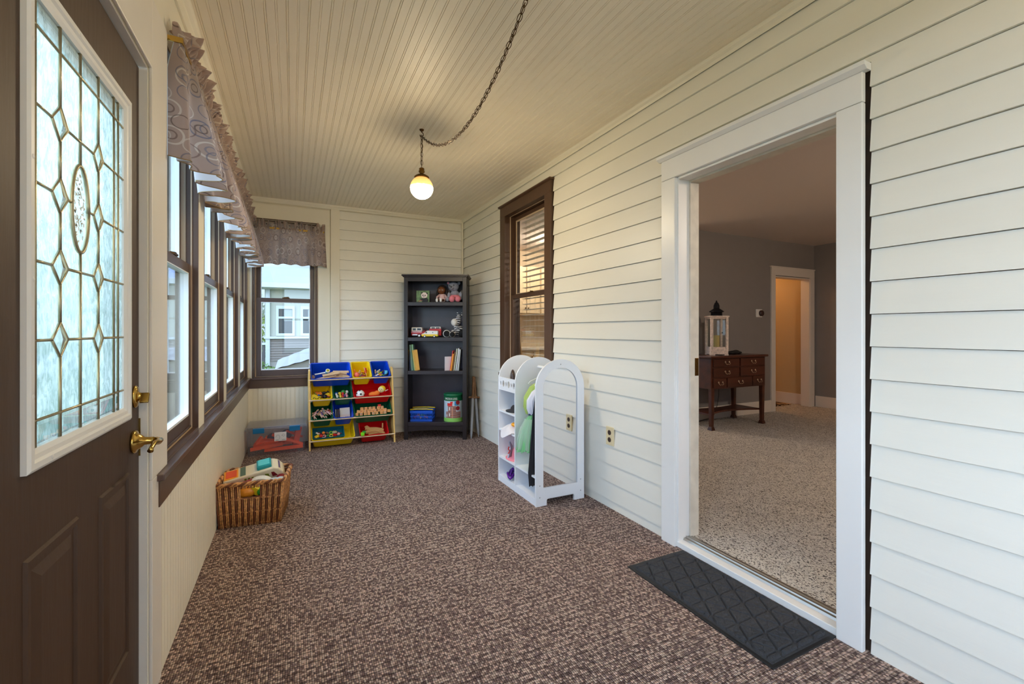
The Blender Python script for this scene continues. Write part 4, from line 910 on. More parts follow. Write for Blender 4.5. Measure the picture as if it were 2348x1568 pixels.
# canister
t = thing('toy_log_canister', 'green-lidded round canister with a log house picture at the right of the lowest shelf', 'canister', inbc(.530, .13, SH[3]), BA)
t.scale = (1.14, 1.14, 1.2)
R_ = .093; b = MB(); b.lathe([(R_, 0), (R_, .235)], 48); b.build('canister_body', mat('can_sky', (206, 222, 232), .35, .2), t)
b = MB(); b.lathe([(R_+.001, .0), (R_+.001, .034)], 48); b.build('green_band', mat('can_lime', (142, 204, 96), .4), t)
b = MB(); b.lathe([(R_+.001, .192), (R_+.001, .236), (R_+.004, .238), (R_+.004, .252), (R_-.004, .256), (.0001, .256)], 48); b.build('lid', mat('can_green', (20, 104, 64), .35), t)
def wrap(bb, x0, x1, z0, z1, r):
    n = max(1, int((x1-x0)/.006)); vs = []
    for i in range(n+1):
        a = -math.pi/2+(x0+(x1-x0)*i/n)/R_
        for z in (z0, z1): vs.append((r*math.cos(a), r*math.sin(a), z))
    bb.add(vs, [(2*i, 2*i+2, 2*i+3, 2*i+1) for i in range(n)], True)
b = MB()
for i in range(13): wrap(b, -.045+(.0 if i > 8 else 0), .035, .036+i*.0085, .036+i*.0085+.0065, R_+.0022)
for i in range(7): wrap(b, -.068, -.045, .036+i*.0085, .042+i*.0085, R_+.0022); wrap(b, .035, .085, .036+i*.0085, .042+i*.0085, R_+.0022)
b.build('log_house_print', mat('log_brown', (150, 78, 44), .5), t)
b = MB()
for i in range(12): wrap(b, -.006, .006, .037+i*.0085, .0425+i*.0085, R_+.003)
b.build('log_ends_print', mat('log_end', (228, 150, 96), .5), t)
b = MB(); wrap(b, -.05, .0, .146, .172, R_+.0026); wrap(b, -.02, .004, .172, .186, R_+.0026); b.build('roof_print', mat('roof_red', (226, 44, 40), .4), t)
b = MB(); wrap(b, -.032, -.022, .108, .135, R_+.003); wrap(b, -.032, -.022, .05, .08, R_+.003); wrap(b, -.06, -.053, .045, .07, R_+.003); b.build('house_window_print', TW, t)
b = MB(); wrap(b, .02, .06, .150, .19, R_+.0015); b.build('sky_print', mat('sky_print', (60, 150, 200), .4), t)
for z in (.178, .125):
    b = MB(); a0 = .052/R_
    T = Matrix.Rotation(a0, 4, 'Z') @ Matrix.Translation((0, -R_-.002, z)) @ Matrix.Rotation(math.pi/2, 4, 'X'); b.lathe([(.020, 0), (.020, .0015)], 24, T); b.build('round_badge', mat('badge_red', (140, 24, 30), .4), t)
tm = text_mesh('LINCOLN LOGS', .021)
for v in tm.vertices:
    a = -math.pi/2+(v.co.x*.88-.018)/R_; rr = R_+.002+v.co.z; v.co = (rr*math.cos(a), rr*math.sin(a), .212+v.co.y*1.25)
tm.materials.append(TW); to = bpy.data.objects.new('lettering', tm); COL.objects.link(to); to.parent = t
# two toy swords standing in the corner
for i, (p0, p1) in enumerate([((1.775, 4.655, .0), (1.86, 4.80, .66)), ((1.885, 4.71, .0), (1.868, 4.80, .655))]):
    t = thing('toy_sword', ['grey-bladed toy sword with brown grip leaning against the bookcase side, left of the pair', 'grey-bladed toy sword with brown grip leaning against the bookcase side, right of the pair'][i], 'toy sword', p0)
    d = Vector(p1)-Vector(p0); b = MB(); b.rod((0, 0, 0), d*.08, .004, .014, 8); b.rod(d*.08, d*.66, .014, .017, 8); b.build('blade', mat('sword_grey', (150, 152, 158), .4), t)
    b = MB(); b.rod(d*.68, d, .012, .014, 10); b.ball(d*1.0, .018, 10); b.build('grip', mat('sword_grip', (120, 84, 52), .6, var=.3, vscale=60), t)
    b = MB(); pd = Vector((1, -.3, -.1)).normalized()*(.045); b.rod(d*.67-pd, d*.67+pd, .011, n=8); b.ball(d*.67, (.02, .02, .03), 10); b.build('guard', mat('sword_grip', (0, 0, 0)), t)
# ---------------------------------------------------------------- toy organizer
OX0, OX1, OY = .142, .992, 4.872
ORG = thing('toy_organizer', 'pine toy rack with four tilted rows of plastic bins against the end wall', 'toy rack', (OX0, OY, 0))
OWD = OX1-OX0
for x in (0, OWD-.016):
    b = MB(); b.prism([(0, 0), (.035, 0), (.05, .03), (.33, .03), (.345, 0), (.375, 0), (.375, .62), (.355, .70), (.20, .80), (.155, .785)], x, x+.016, 'x'); b.build('side_panel', PINE, ORG, bevel=.002)
ROWZ = [.690, .488, .288, .088]; TILT = math.radians(36)
for z in ROWZ:
    y = .004+.2*z
    b = MB(); b.rod((.0, y, z), (OWD, y, z), .0075, n=10); b.build('front_rail', DOWEL, ORG)
    b = MB(); b.rod((.012, min(y+.2186, .365), z+.1535), (OWD-.012, min(y+.2186, .365), z+.1535), .0055, n=8); b.build('rear_rail', DOWEL, ORG)
BINC = {'blue': (10, 66, 190), 'yellow': (240, 204, 20), 'red': (206, 16, 20), 'green': (16, 92, 62)}
LBIN = .262
def rrect(w_, l_, r, n=5):
    p = []
    for cx, cy, a0 in ((w_/2-r, l_-r, 0), (-w_/2+r, l_-r, 1), (-w_/2+r, r, 2), (w_/2-r, r, 3)):
        for i in range(n+1):
            a = (a0+i/n)*math.pi/2; p.append((cx+r*math.cos(a), cy+r*math.sin(a)))
    return p
def toybin(row, x0, x1, col, label):
    z = ROWZ[row]; y = OY+.004+.2*z
    t = thing('storage_bin', label, 'bin', ((x0+x1)/2, y-.010, z+.012), group='plastic bins on the toy rack', rot=(TILT, 0, 0))
    wd = x1-x0-.008; b = MB(); H = .125
    lev = [(wd, 0, 0, .022), (wd, 0, -.010, .022), (wd-.014, .007, -.010, .018), (wd-.050, .025, -H, .02)]
    inner = [(wd-.050-.004, .027, -H+.003, .018), (wd-.020, .010, -.004, .018), (wd-.012, .006, 0, .02)]
    vs = []; n = 24
    for w_, o_, z_, r_ in lev+inner[:0]:
        vs += [(p, q+o_, z_) for p, q in rrect(w_, LBIN-2*o_, r_)]
    k = len(lev); fs = [(i*n+j, (i+1)*n+j, (i+1)*n+(j+1) % n, i*n+(j+1) % n) for i in range(k-1) for j in range(n)]; fs.append(tuple((k-1)*n+j for j in range(n)))
    b.add(vs, fs, False)
    vs = []
    for w_, o_, z_, r_ in inner[::-1]: vs += [(p, q+o_, z_) for p, q in rrect(w_, LBIN-2*o_, r_)]
    b.add(vs, [(i*n+j, i*n+(j+1) % n, (i+1)*n+(j+1) % n, (i+1)*n+j) for i in range(2) for j in range(n)]+[tuple(2*n+j for j in range(n))[::-1]], False)
    vs = [(p, q, 0) for p, q in rrect(wd, LBIN, .022)]+[(p, q+.006, 0) for p, q in rrect(wd-.012, LBIN-.012, .02)]
    b.add(vs, [(j, (j+1) % n, n+(j+1) % n, n+j) for j in range(n)])
    b.build('bin_body', mat('bin_'+col, BINC[col], .32), t, bevel=.0)
    t['half'] = wd/2; bpy.context.view_layer.update(); return t
cx0, cx1, cx2, cx3 = OX0+.018, .565, .772, OX1-.018; mid = .372
bins = {
 'a': toybin(0, cx0, cx1, 'blue', 'wide blue bin full of wooden train track, top row left'),
 'b': toybin(0, cx1, cx2, 'yellow', 'narrow yellow bin in the middle of the top row'),
 'c': toybin(0, cx2, cx3, 'blue', 'narrow blue bin at the right end of the top row'),
 'd': toybin(1, cx0, mid, 'yellow', 'narrow yellow bin of toy vehicles at the left of the second row'),
 'e': toybin(1, mid, cx1+.006, 'green', 'narrow green bin of small figures in the second row'),
 'f': toybin(1, cx1+.006, cx3, 'red', 'wide red bin holding a white ball and a yellow plush, second row'),
 'g': toybin(2, cx0, mid, 'green', 'narrow dark green bin of dolls at the left of the third row'),
 'h': toybin(2, mid, cx1+.010, 'blue', 'narrow blue bin holding booklets in the third row'),
 'i': toybin(2, cx1+.010, cx3, 'green', 'wide dark green bin of wooden alphabet blocks, third row'),
 'j': toybin(3, cx0, cx1+.02, 'yellow', 'wide yellow bin holding a teal tray, bottom row'),
 'k': toybin(3, .625, .93, 'red', 'red bin of curved wooden track at the right of the bottom row')}
def put(o, bn, x, y, z, rot=(0, 0, 0)):   # place a top-level toy in a bin's own frame
    M = bins[bn].matrix_world @ Matrix.Translation((x, y, z)) @ Euler(rot).to_matrix().to_4x4()
    o.matrix_world = M; return o
def upright(o, bn, x, y, z, rz=0.0, dx=0.0, dy=0.0):
    p = bins[bn].matrix_world @ Vector((x, y, z)); o.location = p; o.rotation_euler = (dx, dy, rz); return o
TIP = -TILT+.10
def track(bn, x, y, z, rz, rx, label, curve=.0, L=.14, m=None, grp=None):
    b = MB(); n = 10; w_ = .019; outl = []
    for s in (1, -1):
        for i in range(n+1):
            a = i/n if s > 0 else 1-i/n; u = -L/2+L*a; v = curve*(1-(2*a-1)**2)+s*w_; outl.append((u, v))
    b.prism(outl, 0, .011, 'z')
    for s in (-.008, .008): b.tube([(-L/2+L*i/n, curve*(1-(2*i/n-1)**2)+s, .0112) for i in range(n+1)], .0018, 5)
    o = b.build('track_piece', m or WOODTOY, bevel=.001); tag(o, label, 'toy track', grp); put(o, bn, x, y, z, (rx, 0, rz)); return o
TG = 'wooden train track pieces'
for i, (x, y, z, rz, cv, L, lb) in enumerate([
 (.07, .10, -.030, .05, .02, .17, 'curved wooden track piece lying across the middle of the wide blue bin'),
 (.12, .07, -.045, -.55, .03, .17, 'curved wooden track piece fanning to the right corner of the wide blue bin'),
 (.10, .055, -.052, -.30, .03, .17, 'curved wooden track piece under the fan in the wide blue bin'),
 (.00, .085, -.022, .22, 0, .17, 'straight wooden track piece on top of the pile in the wide blue bin'),
 (-.05, .055, -.040, .30, 0, .20, 'toothed wooden rack piece slanting to the left corner of the wide blue bin'),
 (.10, .125, -.028, -.05, 0, .16, 'straight wooden track piece at the back of the wide blue bin'),
 (.03, .05, -.062, -.15, .02, .16, 'shadowed wooden track piece at the bottom of the wide blue bin'),
 (-.01, .12, -.05, .5, 0, .13, 'short wooden track piece behind the pile in the wide blue bin')]):
    track('a', x, y, z, rz, TIP*.5, lb, cv, L, grp=TG)
t = thing('crossing_gate', 'white toy crossing gate arm with round yellow sign in the wide blue bin', 'toy', (0, 0, 0)); put(t, 'a', -.10, .115, -.03, (0, 0, .25))
b = MB(); b.box(-.06, .05, -.006, .006, 0, .01); b.build('arm', TW, t, bevel=.001)
b = MB(); T = Matrix.Translation((.07, 0, .02)) @ Matrix.Rotation(.3, 4, 'X'); b.lathe([(.022, 0), (.022, .012)], 18, T); s = b.build('sign', mat('sign_cream', (226, 222, 196), .4), t)
b = MB(); b.lathe([(.013, .0121), (.013, .0135)], 16, T); b.build('sign_face', mat('olive_yellow', (176, 160, 40), .4), s)
b = MB(); b.box(.045, .07, -.012, .012, -.012, .012); b.build('gate_base', mat('toy_cyan', (28, 130, 176), .4), t, bevel=.002)
b = MB(); b.lathe([(.019, 0), (.021, .002), (.021, .014), (.019, .016)], 18); put(tag(b.build('wooden_disc', mat('wheel_brown', (146, 112, 98), .5)), 'round brown wheel at the left end of the wide blue bin', 'toy'), 'a', -.178, .075, -.035, (.9, 0, 0))
# generic little plastic toys: animal, figure, car, brick, ring, ball
def small_toy(kind, c, sz):
    cn = mat('plastic_%d_%d_%d' % c, c, .38); b = MB()
    if kind == 'animal':
        b.ball((0, 0, sz*.5), (sz*.55, sz*.27, sz*.28), 12); b.ball((sz*.6, 0, sz*.78), (sz*.24, sz*.2, sz*.2), 10); b.ball((sz*.8, 0, sz*.70), (sz*.15, sz*.12, sz*.12), 8)
        for x in (-.35, .35):
            for y in (-.15, .15): b.rod((sz*x, sz*y, sz*.4), (sz*x*1.1, sz*y*1.2, 0), sz*.10, sz*.08, 6)
        b.rod((-sz*.5, 0, sz*.6), (-sz*.85, 0, sz*.35), sz*.05, sz*.03, 6)
    elif kind == 'figure':
        b.rod((0, 0, 0), (0, 0, sz*.85), sz*.30, sz*.2, 12); b.ball((0, 0, sz*1.02), sz*.27, 12)
        for s in (-1, 1): b.rod((0, s*sz*.2, sz*.75), (sz*.2, s*sz*.42, sz*.4), sz*.09, sz*.07, 6)
    elif kind == 'car':
        b.box(-sz*.7, sz*.7, -sz*.3, sz*.3, sz*.12, sz*.42); b.taper(-sz*.4, sz*.32, -sz*.26, sz*.26, sz*.42, sz*.72, 1.25, 1.1)
    elif kind == 'brick':
        b.box(-sz*.6, sz*.6, -sz*.35, sz*.35, 0, sz*.45)
        for x in (-.3, .3):
            for y in (-.17, .17): b.rod((sz*x, sz*y, sz*.45), (sz*x, sz*y, sz*.58), sz*.12, n=10)
    elif kind == 'ring':
        b.tube([(sz*.5*math.cos(a), sz*.5*math.sin(a), sz*.15) for a in [2*math.pi*i/16 for i in range(16)]], sz*.16, 8, True)
    elif kind == 'stick':
        b.rod((-sz, 0, sz*.15), (sz, 0, sz*.15), sz*.14, sz*.1, 8); b.ball((sz, 0, sz*.15), sz*.2, 8)
    else:
        b.ball((0, 0, sz*.5), sz*.5, 14)
    o = b.build('toy_'+kind, cn, bevel=(.0012 if kind in ('car', 'brick') else 0))
    if kind == 'car':
        for x in (-.42, .42):
            for y in (-.3, .3): 
                bb = MB(); T = Matrix.Translation((sz*x, sz*y, sz*.17)) @ Matrix.Rotation(math.pi/2, 4, 'X'); bb.lathe([(sz*.17, -sz*.06), (sz*.17, sz*.06)], 12, T); bb.build('wheel', BLACKP, o)
    return o
CN = {'coral': (240, 110, 90), 'dark red': (140, 30, 30), 'pink': (240, 170, 170), 'tan': (206, 170, 120), 'grey': (120, 112, 110), 'orange': (238, 130, 40), 'white': (238, 236, 232), 'black': (24, 24, 26), 'brown': (96, 58, 36), 'yellow': (244, 206, 50),
      'green': (60, 140, 60), 'sky blue': (90, 180, 220), 'blue': (30, 90, 180), 'red': (210, 40, 36), 'cream': (232, 220, 180), 'lime': (140, 226, 40), 'teal': (30, 130, 140), 'purple': (120, 70, 150)}
def fill(bn, items, where, z=-.07, top=.02, seed=1, rows=2):
    rn = random.Random(seed); n = len(items); hw_ = bins[bn]['half']-.032
    per = math.ceil(n/rows)
    for k, (kind, cn, sz) in enumerate(items):
        r = k // per; c = k % per; x = -hw_+2*hw_*(c+.5)/per+rn.uniform(-.008, .008); y = .055+.055*r+rn.uniform(-.008, .008)
        o = small_toy(kind, CN[cn], sz); tag(o, '%s toy %s %s' % (cn, kind if kind != 'stick' else 'wand', where), 'toy')
        upright(o, bn, x, y, -.062+.018*rn.random()-.028*r*0, rn.uniform(-1.2, 1.2), rn.uniform(-.3, .3), rn.uniform(-.3, .3))
fill('b', [('ball', 'coral', .062), ('animal', 'grey', .04), ('brick', 'dark red', .05), ('ring', 'pink', .045), ('figure', 'orange', .04), ('animal', 'tan', .045), ('stick', 'dark red', .04), ('figure', 'red', .045)], 'in the narrow yellow bin of the top row', seed=2)
o = MB(); o.cbox((0, 0, .045), (.008, .05, .12), (0, -.25, 0)); put(tag(o.build('toy_plate', mat('pinkish_tan', (226, 168, 120), .5), bevel=.002), 'flat pink-tan toy board standing in the narrow yellow bin of the top row', 'toy'), 'b', .048, .10, -.085, (-.6, 0, 0))
fill('c', [('animal', 'white', .040), ('animal', 'orange', .038), ('animal', 'yellow', .042), ('animal', 'green', .036), ('animal', 'black', .04), ('figure', 'tan', .034), ('animal', 'cream', .040), ('brick', 'lime', .036), ('animal', 'brown', .036)], 'in the narrow blue bin of the top row', seed=4)
o = MB(); o.box(-.014, .014, -.03, .03, 0, .05); upright(tag(o.build('toy_block', mat('sky_plastic', (96, 190, 226), .3), bevel=.002), 'sky blue see-through toy block in the narrow blue bin of the top row', 'toy'), 'c', .06, .09, -.06)
fill('d', [('car', 'white', .045), ('figure', 'blue', .04), ('animal', 'brown', .045), ('ball', 'black', .045), ('car', 'red', .04), ('ball', 'green', .035), ('brick', 'orange', .055), ('ring', 'black', .05), ('animal', 'black', .05), ('brick', 'yellow', .05)], 'in the vehicle bin', seed=6)
# yellow dump truck
t = thing('toy_dump_truck', 'small yellow toy truck with black wheels at the front of the vehicle bin', 'toy truck', (0, 0, 0)); upright(t, 'd', -.055, .030, -.030, .25)
b = MB(); b.prism([(-.045, .012), (.045, .012), (.045, .03), (.02, .03), (-.012, .055), (-.04, .05)], -.018, .018, 'y'); b.build('body', YEL, t, bevel=.002)
for x in (-.022, .028): wheel(t, x, -.019, .012, .013, .008, (236, 214, 60))
fill('e', [('figure', 'white', .045), ('figure', 'yellow', .042), ('figure', 'red', .045), ('animal', 'purple', .04), ('figure', 'pink', .04), ('car', 'blue', .04), ('animal', 'yellow', .04), ('ball', 'green', .05), ('figure', 'brown', .045), ('ball', 'white', .036)], 'in the narrow green bin of small figures', seed=9)
# red bin: soccer ball and plush duck
t = thing('soccer_ball', 'small white soccer ball with black patches in the wide red bin', 'ball', (0, 0, 0)); upright(t, 'f', -.125, .050, -.012)
b = MB(); b.ball((0, 0, 0), .044, 24); b.build('ball_skin', TW, t)
b = MB()
for d_ in [(0, -1, .15), (-.9, -.35, .3), (.85, -.45, -.2), (-.2, -.3, .95), (.3, -.5, -.85), (-.6, -.6, -.6)]:
    d_ = Vector(d_).normalized(); q = d_.to_track_quat('Z', 'Y').to_matrix().to_4x4(); b.lathe([(.0125, .0425), (.008, .0452), (.0001, .0455)], 5, q, False)
b.build('black_patch', BLACKP, t)
t = thing('plush_chick', 'plush toy with yellow hair and orange body leaning in the wide red bin', 'plush toy', (0, 0, 0)); upright(t, 'f', .06, .055, -.02)
blob('body', [((-.045, 0, -.005), (.055, .035, .028)), ((-.01, 0, .005), (.03, .03, .028))], mat('plush_orange', (240, 124, 44), .9), t, .004)
hd = blob('head', [((.035, .0, .040), (.036, .034, .036))], mat('plush_cream', (238, 222, 160), .9), t, .004)
b = MB(); b.ball((.045, .006, .046), (.037, .034, .036), 18); b.build('hair', mat('hair_yellow', (246, 206, 30), .6), hd)
b = MB(); b.ball((.012, -.030, .048), .0045, 8); b.ball((.030, -.036, .046), .0045, 8); b.ball((.018, -.037, .030), (.007, .003, .003), 8); b.build('eye', BLACKP, hd)
b = MB(); b.tube([(.075, 0, .02), (.09, 0, .03), (.108, 0, .034)], [.007, .005, .004], 8); b.build('tail', TW, t)
# dolls
rn = random.Random(12)
for i in range(9):
    cc = [('blond', (222, 190, 120), 'white', (228, 222, 224)), ('brown-haired', (90, 60, 44), 'pink', (226, 176, 190)), ('dark-haired', (40, 30, 30), 'navy', (40, 50, 90)), ('red-haired', (160, 80, 50), 'tan', (206, 176, 150)), ('blond', (222, 190, 120), 'purple', (110, 90, 150)), ('brown-haired', (90, 60, 44), 'grey', (150, 150, 160)), ('dark-haired', (40, 30, 30), 'green', (50, 110, 80)), ('blond', (222, 190, 120), 'pink', (226, 176, 190)), ('brown-haired', (90, 60, 44), 'red', (150, 40, 44))][i]
    t = thing('fashion_doll', '%s small doll in %s clothes tumbled in the dark green bin of dolls' % (cc[0], cc[2]), 'doll', (0, 0, 0)); put(t, 'g', -.075+.019*i, .085+.025*(i % 3), -.030+.008*(i % 2), (rn.uniform(-.5, -.2), 0, rn.uniform(-.6, .6)))
    b = MB(); b.tube([(0, -.045, 0), (0, 0, .004), (0, .02, .008)], [.006, .011, .009], 8); b.build('body', mat('cloth_'+cc[2], cc[3], .7), t)
    b = MB(); b.ball((0, .036, .010), (.010, .011, .010), 10); 
    for s in (-1, 1): b.rod((s*.009, .018, .006), (s*.022, -.012, .002), .004, .003, 6); b.rod((s*.005, -.04, 0), (s*.010, -.075, -.004), .005, .0035, 6)
    b.build('head', mat('doll_skin', (230, 190, 168), .5), t)
    b = MB(); b.ball((0, .042, .008), (.012, .012, .011), 10); b.build('hair', mat('hair_'+cc[0].replace('-', ''), cc[1], .6), t)
# booklets
def slab_(nm, lb, cat, bn, x, y, z, dims, rot, m): b = MB(); b.box(-dims[0]/2, dims[0]/2, -dims[1]/2, dims[1]/2, 0, dims[2]); return put(tag(b.build(nm, m, bevel=.001), lb, cat), bn, x, y, z, rot)
t = thing('instruction_booklet', 'pale booklet with a small sketch standing in the blue bin of the third row', 'booklet', (0, 0, 0)); put(t, 'h', .022, .055, -.09, (-TILT-.20, 0, .03))
b = MB(); b.box(-.05, .05, -.003, .003, 0, .125); b.build('cover', mat('booklet_cream', (214, 206, 200), .6), t)
b = MB(); b.box(-.048, .048, -.0038, -.003, .002, .055); b.build('lower_panel', mat('booklet_peach', (218, 196, 184), .6), t)
b = MB()
for i in range(4): b.rod((.0+.010*i, -.0042, .006), (.006+.009*i, -.0042, .034-.005*(i % 2)), .0016, n=5)
b.build('cover_sketch', BLACKP, t)
for i, (x, c, nm) in enumerate([(-.072, (150, 144, 150), 'light grey'), (-.058, (70, 66, 80), 'dark grey'), (-.044, (110, 80, 76), 'brown-grey')]):
    slab_('game_card_case', '%s thin case standing beside the pale booklet in the blue bin' % nm, 'case', 'h', x, .075, -.09, (.007, .09, .10), (-TILT-.1, 0, 0), mat('case%d' % i, c, .4))
# alphabet blocks
rn = random.Random(21); LET = 'ABCDEFGHJKLMNOPRSTUVWXYZ'; WB = mat('block_wood', (226, 164, 98), .5, var=.08, vscale=30)
lets = {}
k = 0
for r, (n_, y, z, x_a, x_b) in enumerate([(8, .045, -.040, -.165, .125), (9, .075, -.030, -.15, .13), (6, .105, -.022, -.11, .10)]):
    for i in range(n_):
        ch = LET[k % len(LET)]; x = x_a+(x_b-x_a)*i/(n_-1)+rn.uniform(-.003, .003)
        row = ['front', 'middle', 'back'][r]
        t = thing('alphabet_block', 'wooden alphabet block lettered %s, %s row in the wide dark green bin' % (ch, row), 'toy block', (0, 0, 0), group='wooden alphabet blocks')
        upright(t, 'i', x, y, z, rn.uniform(-.12, .12), -.25, rn.uniform(-.1, .1))
        b = MB(); b.box(-.0155, .0155, -.0155, .0155, 0, .031); b.build('block_body', WB, t, bevel=.002)
        if ch not in lets:
            lets[ch] = text_mesh(ch, .026, .0003); lets[ch].materials.append([mat('ink_red', (186, 62, 40), .5), mat('ink_blue', (60, 80, 150), .5), mat('ink_brown', (150, 84, 40), .5)][k % 3])
        lo = bpy.data.objects.new('letter', lets[ch]); COL.objects.link(lo); lo.parent = t; lo.location = (0, -.0158, .0155); lo.rotation_euler = (math.pi/2, 0, 0)
        k += 1
b = MB(); b.box(-.0155, .0155, -.0155, .0155, 0, .031); upright(tag(b.build('alphabet_block', WB, bevel=.002), 'plain wooden block tipped at the right corner of the wide dark green bin', 'toy block'), 'i', .165, .055, -.030, .2, -.2, .15)
b = MB(); b.box(-.016, .016, -.016, .016, 0, .031); upright(tag(b.build('alphabet_block', mat('block_red', (214, 60, 50), .5), bevel=.002), 'red wooden block in the back of the wide dark green bin', 'toy block'), 'i', .075, .13, -.018)
# bottom row
t = thing('toy_tray', 'teal plastic tray full of play food in the wide yellow bin', 'tray', (0, 0, 0)); put(t, 'j', -.045, .05, -.060, (-.12, 0, 0))
TEAL = mat('tray_teal', (22, 104, 124), .35); b = MB(); b.box(-.15, .15, 0, .15, 0, .004); ring_pts = [(-.15, 0), (.15, 0), (.15, .15), (-.15, .15)]
b.box(-.15, .15, 0, .005, 0, .03); b.box(-.15, .15, .145, .15, 0, .03); b.box(-.15, -.145, 0, .15, 0, .03); b.box(.145, .15, 0, .15, 0, .03); b.box(-.158, .158, -.006, .002, .026, .032); b.box(-.158, .158, .148, .158, .026, .032); b.box(-.158, -.148, 0, .15, .026, .032); b.box(.148, .158, 0, .15, .026, .032); b.build('tray_body', TEAL, t, bevel=.002)
rn = random.Random(5); fk = [('yellow', 'brick', .04), ('red', 'ball', .034), ('pink', 'ring', .034), ('green', 'ball', .030), ('yellow', 'ring', .034), ('red', 'brick', .036), ('pink', 'ball', .032), ('white', 'animal', .03), ('red', 'stick', .03), ('orange', 'ball', .032), ('brown', 'brick', .030), ('lime', 'ring', .03), ('cream', 'brick', .034), ('dark red', 'stick', .034)]
for i, (cn, kd, sz) in enumerate(fk):
    o = small_toy(kd, CN[cn], sz); tag(o, '%s play food %s on the teal tray' % (cn, {'brick': 'slice', 'ball': 'fruit', 'ring': 'ring', 'animal': 'shape', 'stick': 'stick'}[kd]), 'toy'); put(o, 'j', -.165+.034*(i % 7)+.012, .085+.04*(i // 7), -.050, (rn.uniform(-.3, .3), rn.uniform(-.3, .3), rn.uniform(-1, 1)))
WT2 = mat('track_tan', (206, 160, 104), .5)
for i, (x, y, z, rz, cv, L) in enumerate([(0, .07, -.03, .05, .02, .17), (.01, .055, -.038, -.12, .03, .18), (.02, .09, -.028, -.2, .02, .17), (-.01, .10, -.035, -.35, .0, .15), (.03, .045, -.048, .02, .03, .17), (-.05, .12, -.03, -.9, 0, .08)]):
    track('k', x, y, z, rz, TIP*.5, ['curved tan track piece on top of the pile in the red bottom bin', 'long curved tan track piece at the front of the red bottom bin', 'curved tan track piece slanting right in the red bottom bin', 'straight tan track piece behind the pile in the red bottom bin', 'lowest curved tan track piece in the red bottom bin', 'short tan track stub at the back left of the red bottom bin'][i], cv, L, WT2, TG)
b = MB(); b.cbox((0, 0, 0), (.036, .02, .034)); upright(tag(b.build('toy_block', mat('lime_plastic', (132, 234, 30), .35), bevel=.003), 'bright lime green block on the front left rim of the red bottom bin', 'toy block'), 'k', -.125, .005, .022)
b = MB(); b.cbox((0, 0, 0), (.034, .02, .026)); upright(tag(b.build('toy_block', mat('green_plastic', (50, 150, 50), .35), bevel=.003), 'mid green block just behind the lime block in the red bottom bin', 'toy block'), 'k', -.105, .045, .006)
b = MB(); b.rod((0, 0, 0), (0, 0, .05), .008, n=10); upright(tag(b.build('wooden_peg', WT2), 'upright wooden peg at the right back of the red bottom bin', 'toy'), 'k', .10, .12, -.035)

# ---------------------------------------------------------------- clear storage tub
t = thing('storage_tub', 'clear lidded storage tub with blue latches beside the toy rack', 'storage tub', (-.140, 5.100, 0))
hx, hy = .270, .210
def shell(bb, hx, hy, z0, z1, kx, ky, th):
    for s in (-1, 1):
        bb.taper(-hx, hx, 0, 0, 0, 0, 1, 1) if False else None
        x, y = hx, hy
        v = [(-x*kx, s*y*ky, z0), (x*kx, s*y*ky, z0), (x, s*y, z1), (-x, s*y, z1)]; bb.add(v, [(0, 1, 2, 3)])
        v = [(s*x*kx, -y*ky, z0), (s*x*kx, y*ky, z0), (s*x, y, z1), (s*x, -y, z1)]; bb.add(v, [(0, 1, 2, 3)])
    bb.add([(-hx*kx, -hy*ky, z0), (hx*kx, -hy*ky, z0), (hx*kx, hy*ky, z0), (-hx*kx, hy*ky, z0)], [(0, 1, 2, 3)])
b = MB(); shell(b, hx-.01, hy-.008, .003, .245, .93, .93, .002); b.build('tub_body', CLOUDY, t)
b = MB(); b.box(-hx, hx, -hy, hy, .245, .262); b.box(-hx+.012, hx-.012, -hy+.012, hy-.012, .262, .272); b.build('lid', CLOUDY, t, bevel=.006)
LAT = mat('latch_blue', (16, 112, 168), .3)
for x in (-.155, .155):
    b = MB(); b.box(x-.048, x+.048, -hy-.010, -hy+.012, .218, .268); b.build('latch', LAT, t, bevel=.005)
b = MB(); b.box(-.022, .082, -hy*.985-.002, -hy*.985-.001, .13, .215); lb_ = b.build('paper_label', mat('label_white', (226, 224, 226), .5), t)
b = MB(); y = -hy*.985-.0026
b.tube([(-.012, y, .165), (0, y, .188), (.016, y, .19), (.026, y, .168), (.02, y, .15)], .0008, 5); b.tube([(.04, y, .18), (.055, y, .195), (.07, y, .185), (.06, y, .172), (.045, y, .18)], .001, 5)
for z in (.137, .141): b.box(-.012, .016, y-.0005, y, z, z+.0015); b.box(.045, .075, y-.0005, y, z, z+.0015)
b.build('label_print', mat('print_grey', (70, 70, 76), .6), lb_)
ORP = mat('track_orange', (252, 92, 40), .4); ORP2 = mat('track_orange_dark', (226, 76, 44), .4)
pieces = [((.09, -.10, .10), (.30, .035, .012), (0, .42, .04), 'long orange track strip slanting down to the right'), ((-.09, -.12, .05), (.28, .045, .014), (0, -.10, .05), 'orange track strip lying at the left bottom'), ((-.10, -.06, .075), (.22, .04, .012), (.2, -.16, -.1), 'orange track strip above the left bottom strip'),
          ((.06, -.13, .022), (.34, .04, .014), (0, -.02, 0), 'orange track strip on the very bottom'), ((.15, .02, .125), (.18, .03, .012), (0, .5, .5), 'darker orange strip at the back right'), ((-.16, -.02, .10), (.09, .04, .012), (0, -.9, .3), 'short orange stub standing at the back left'),
          ((.17, -.05, .085), (.05, .04, .10), (0, .2, .2), 'red-orange plastic bracket at the right'), ((0, .05, .05), (.36, .09, .03), (0, .05, .1), 'flat orange panel under the other pieces'), ((-.02, .0, .09), (.20, .05, .012), (.3, .2, -.3), 'orange strip crossing the middle of the heap')]
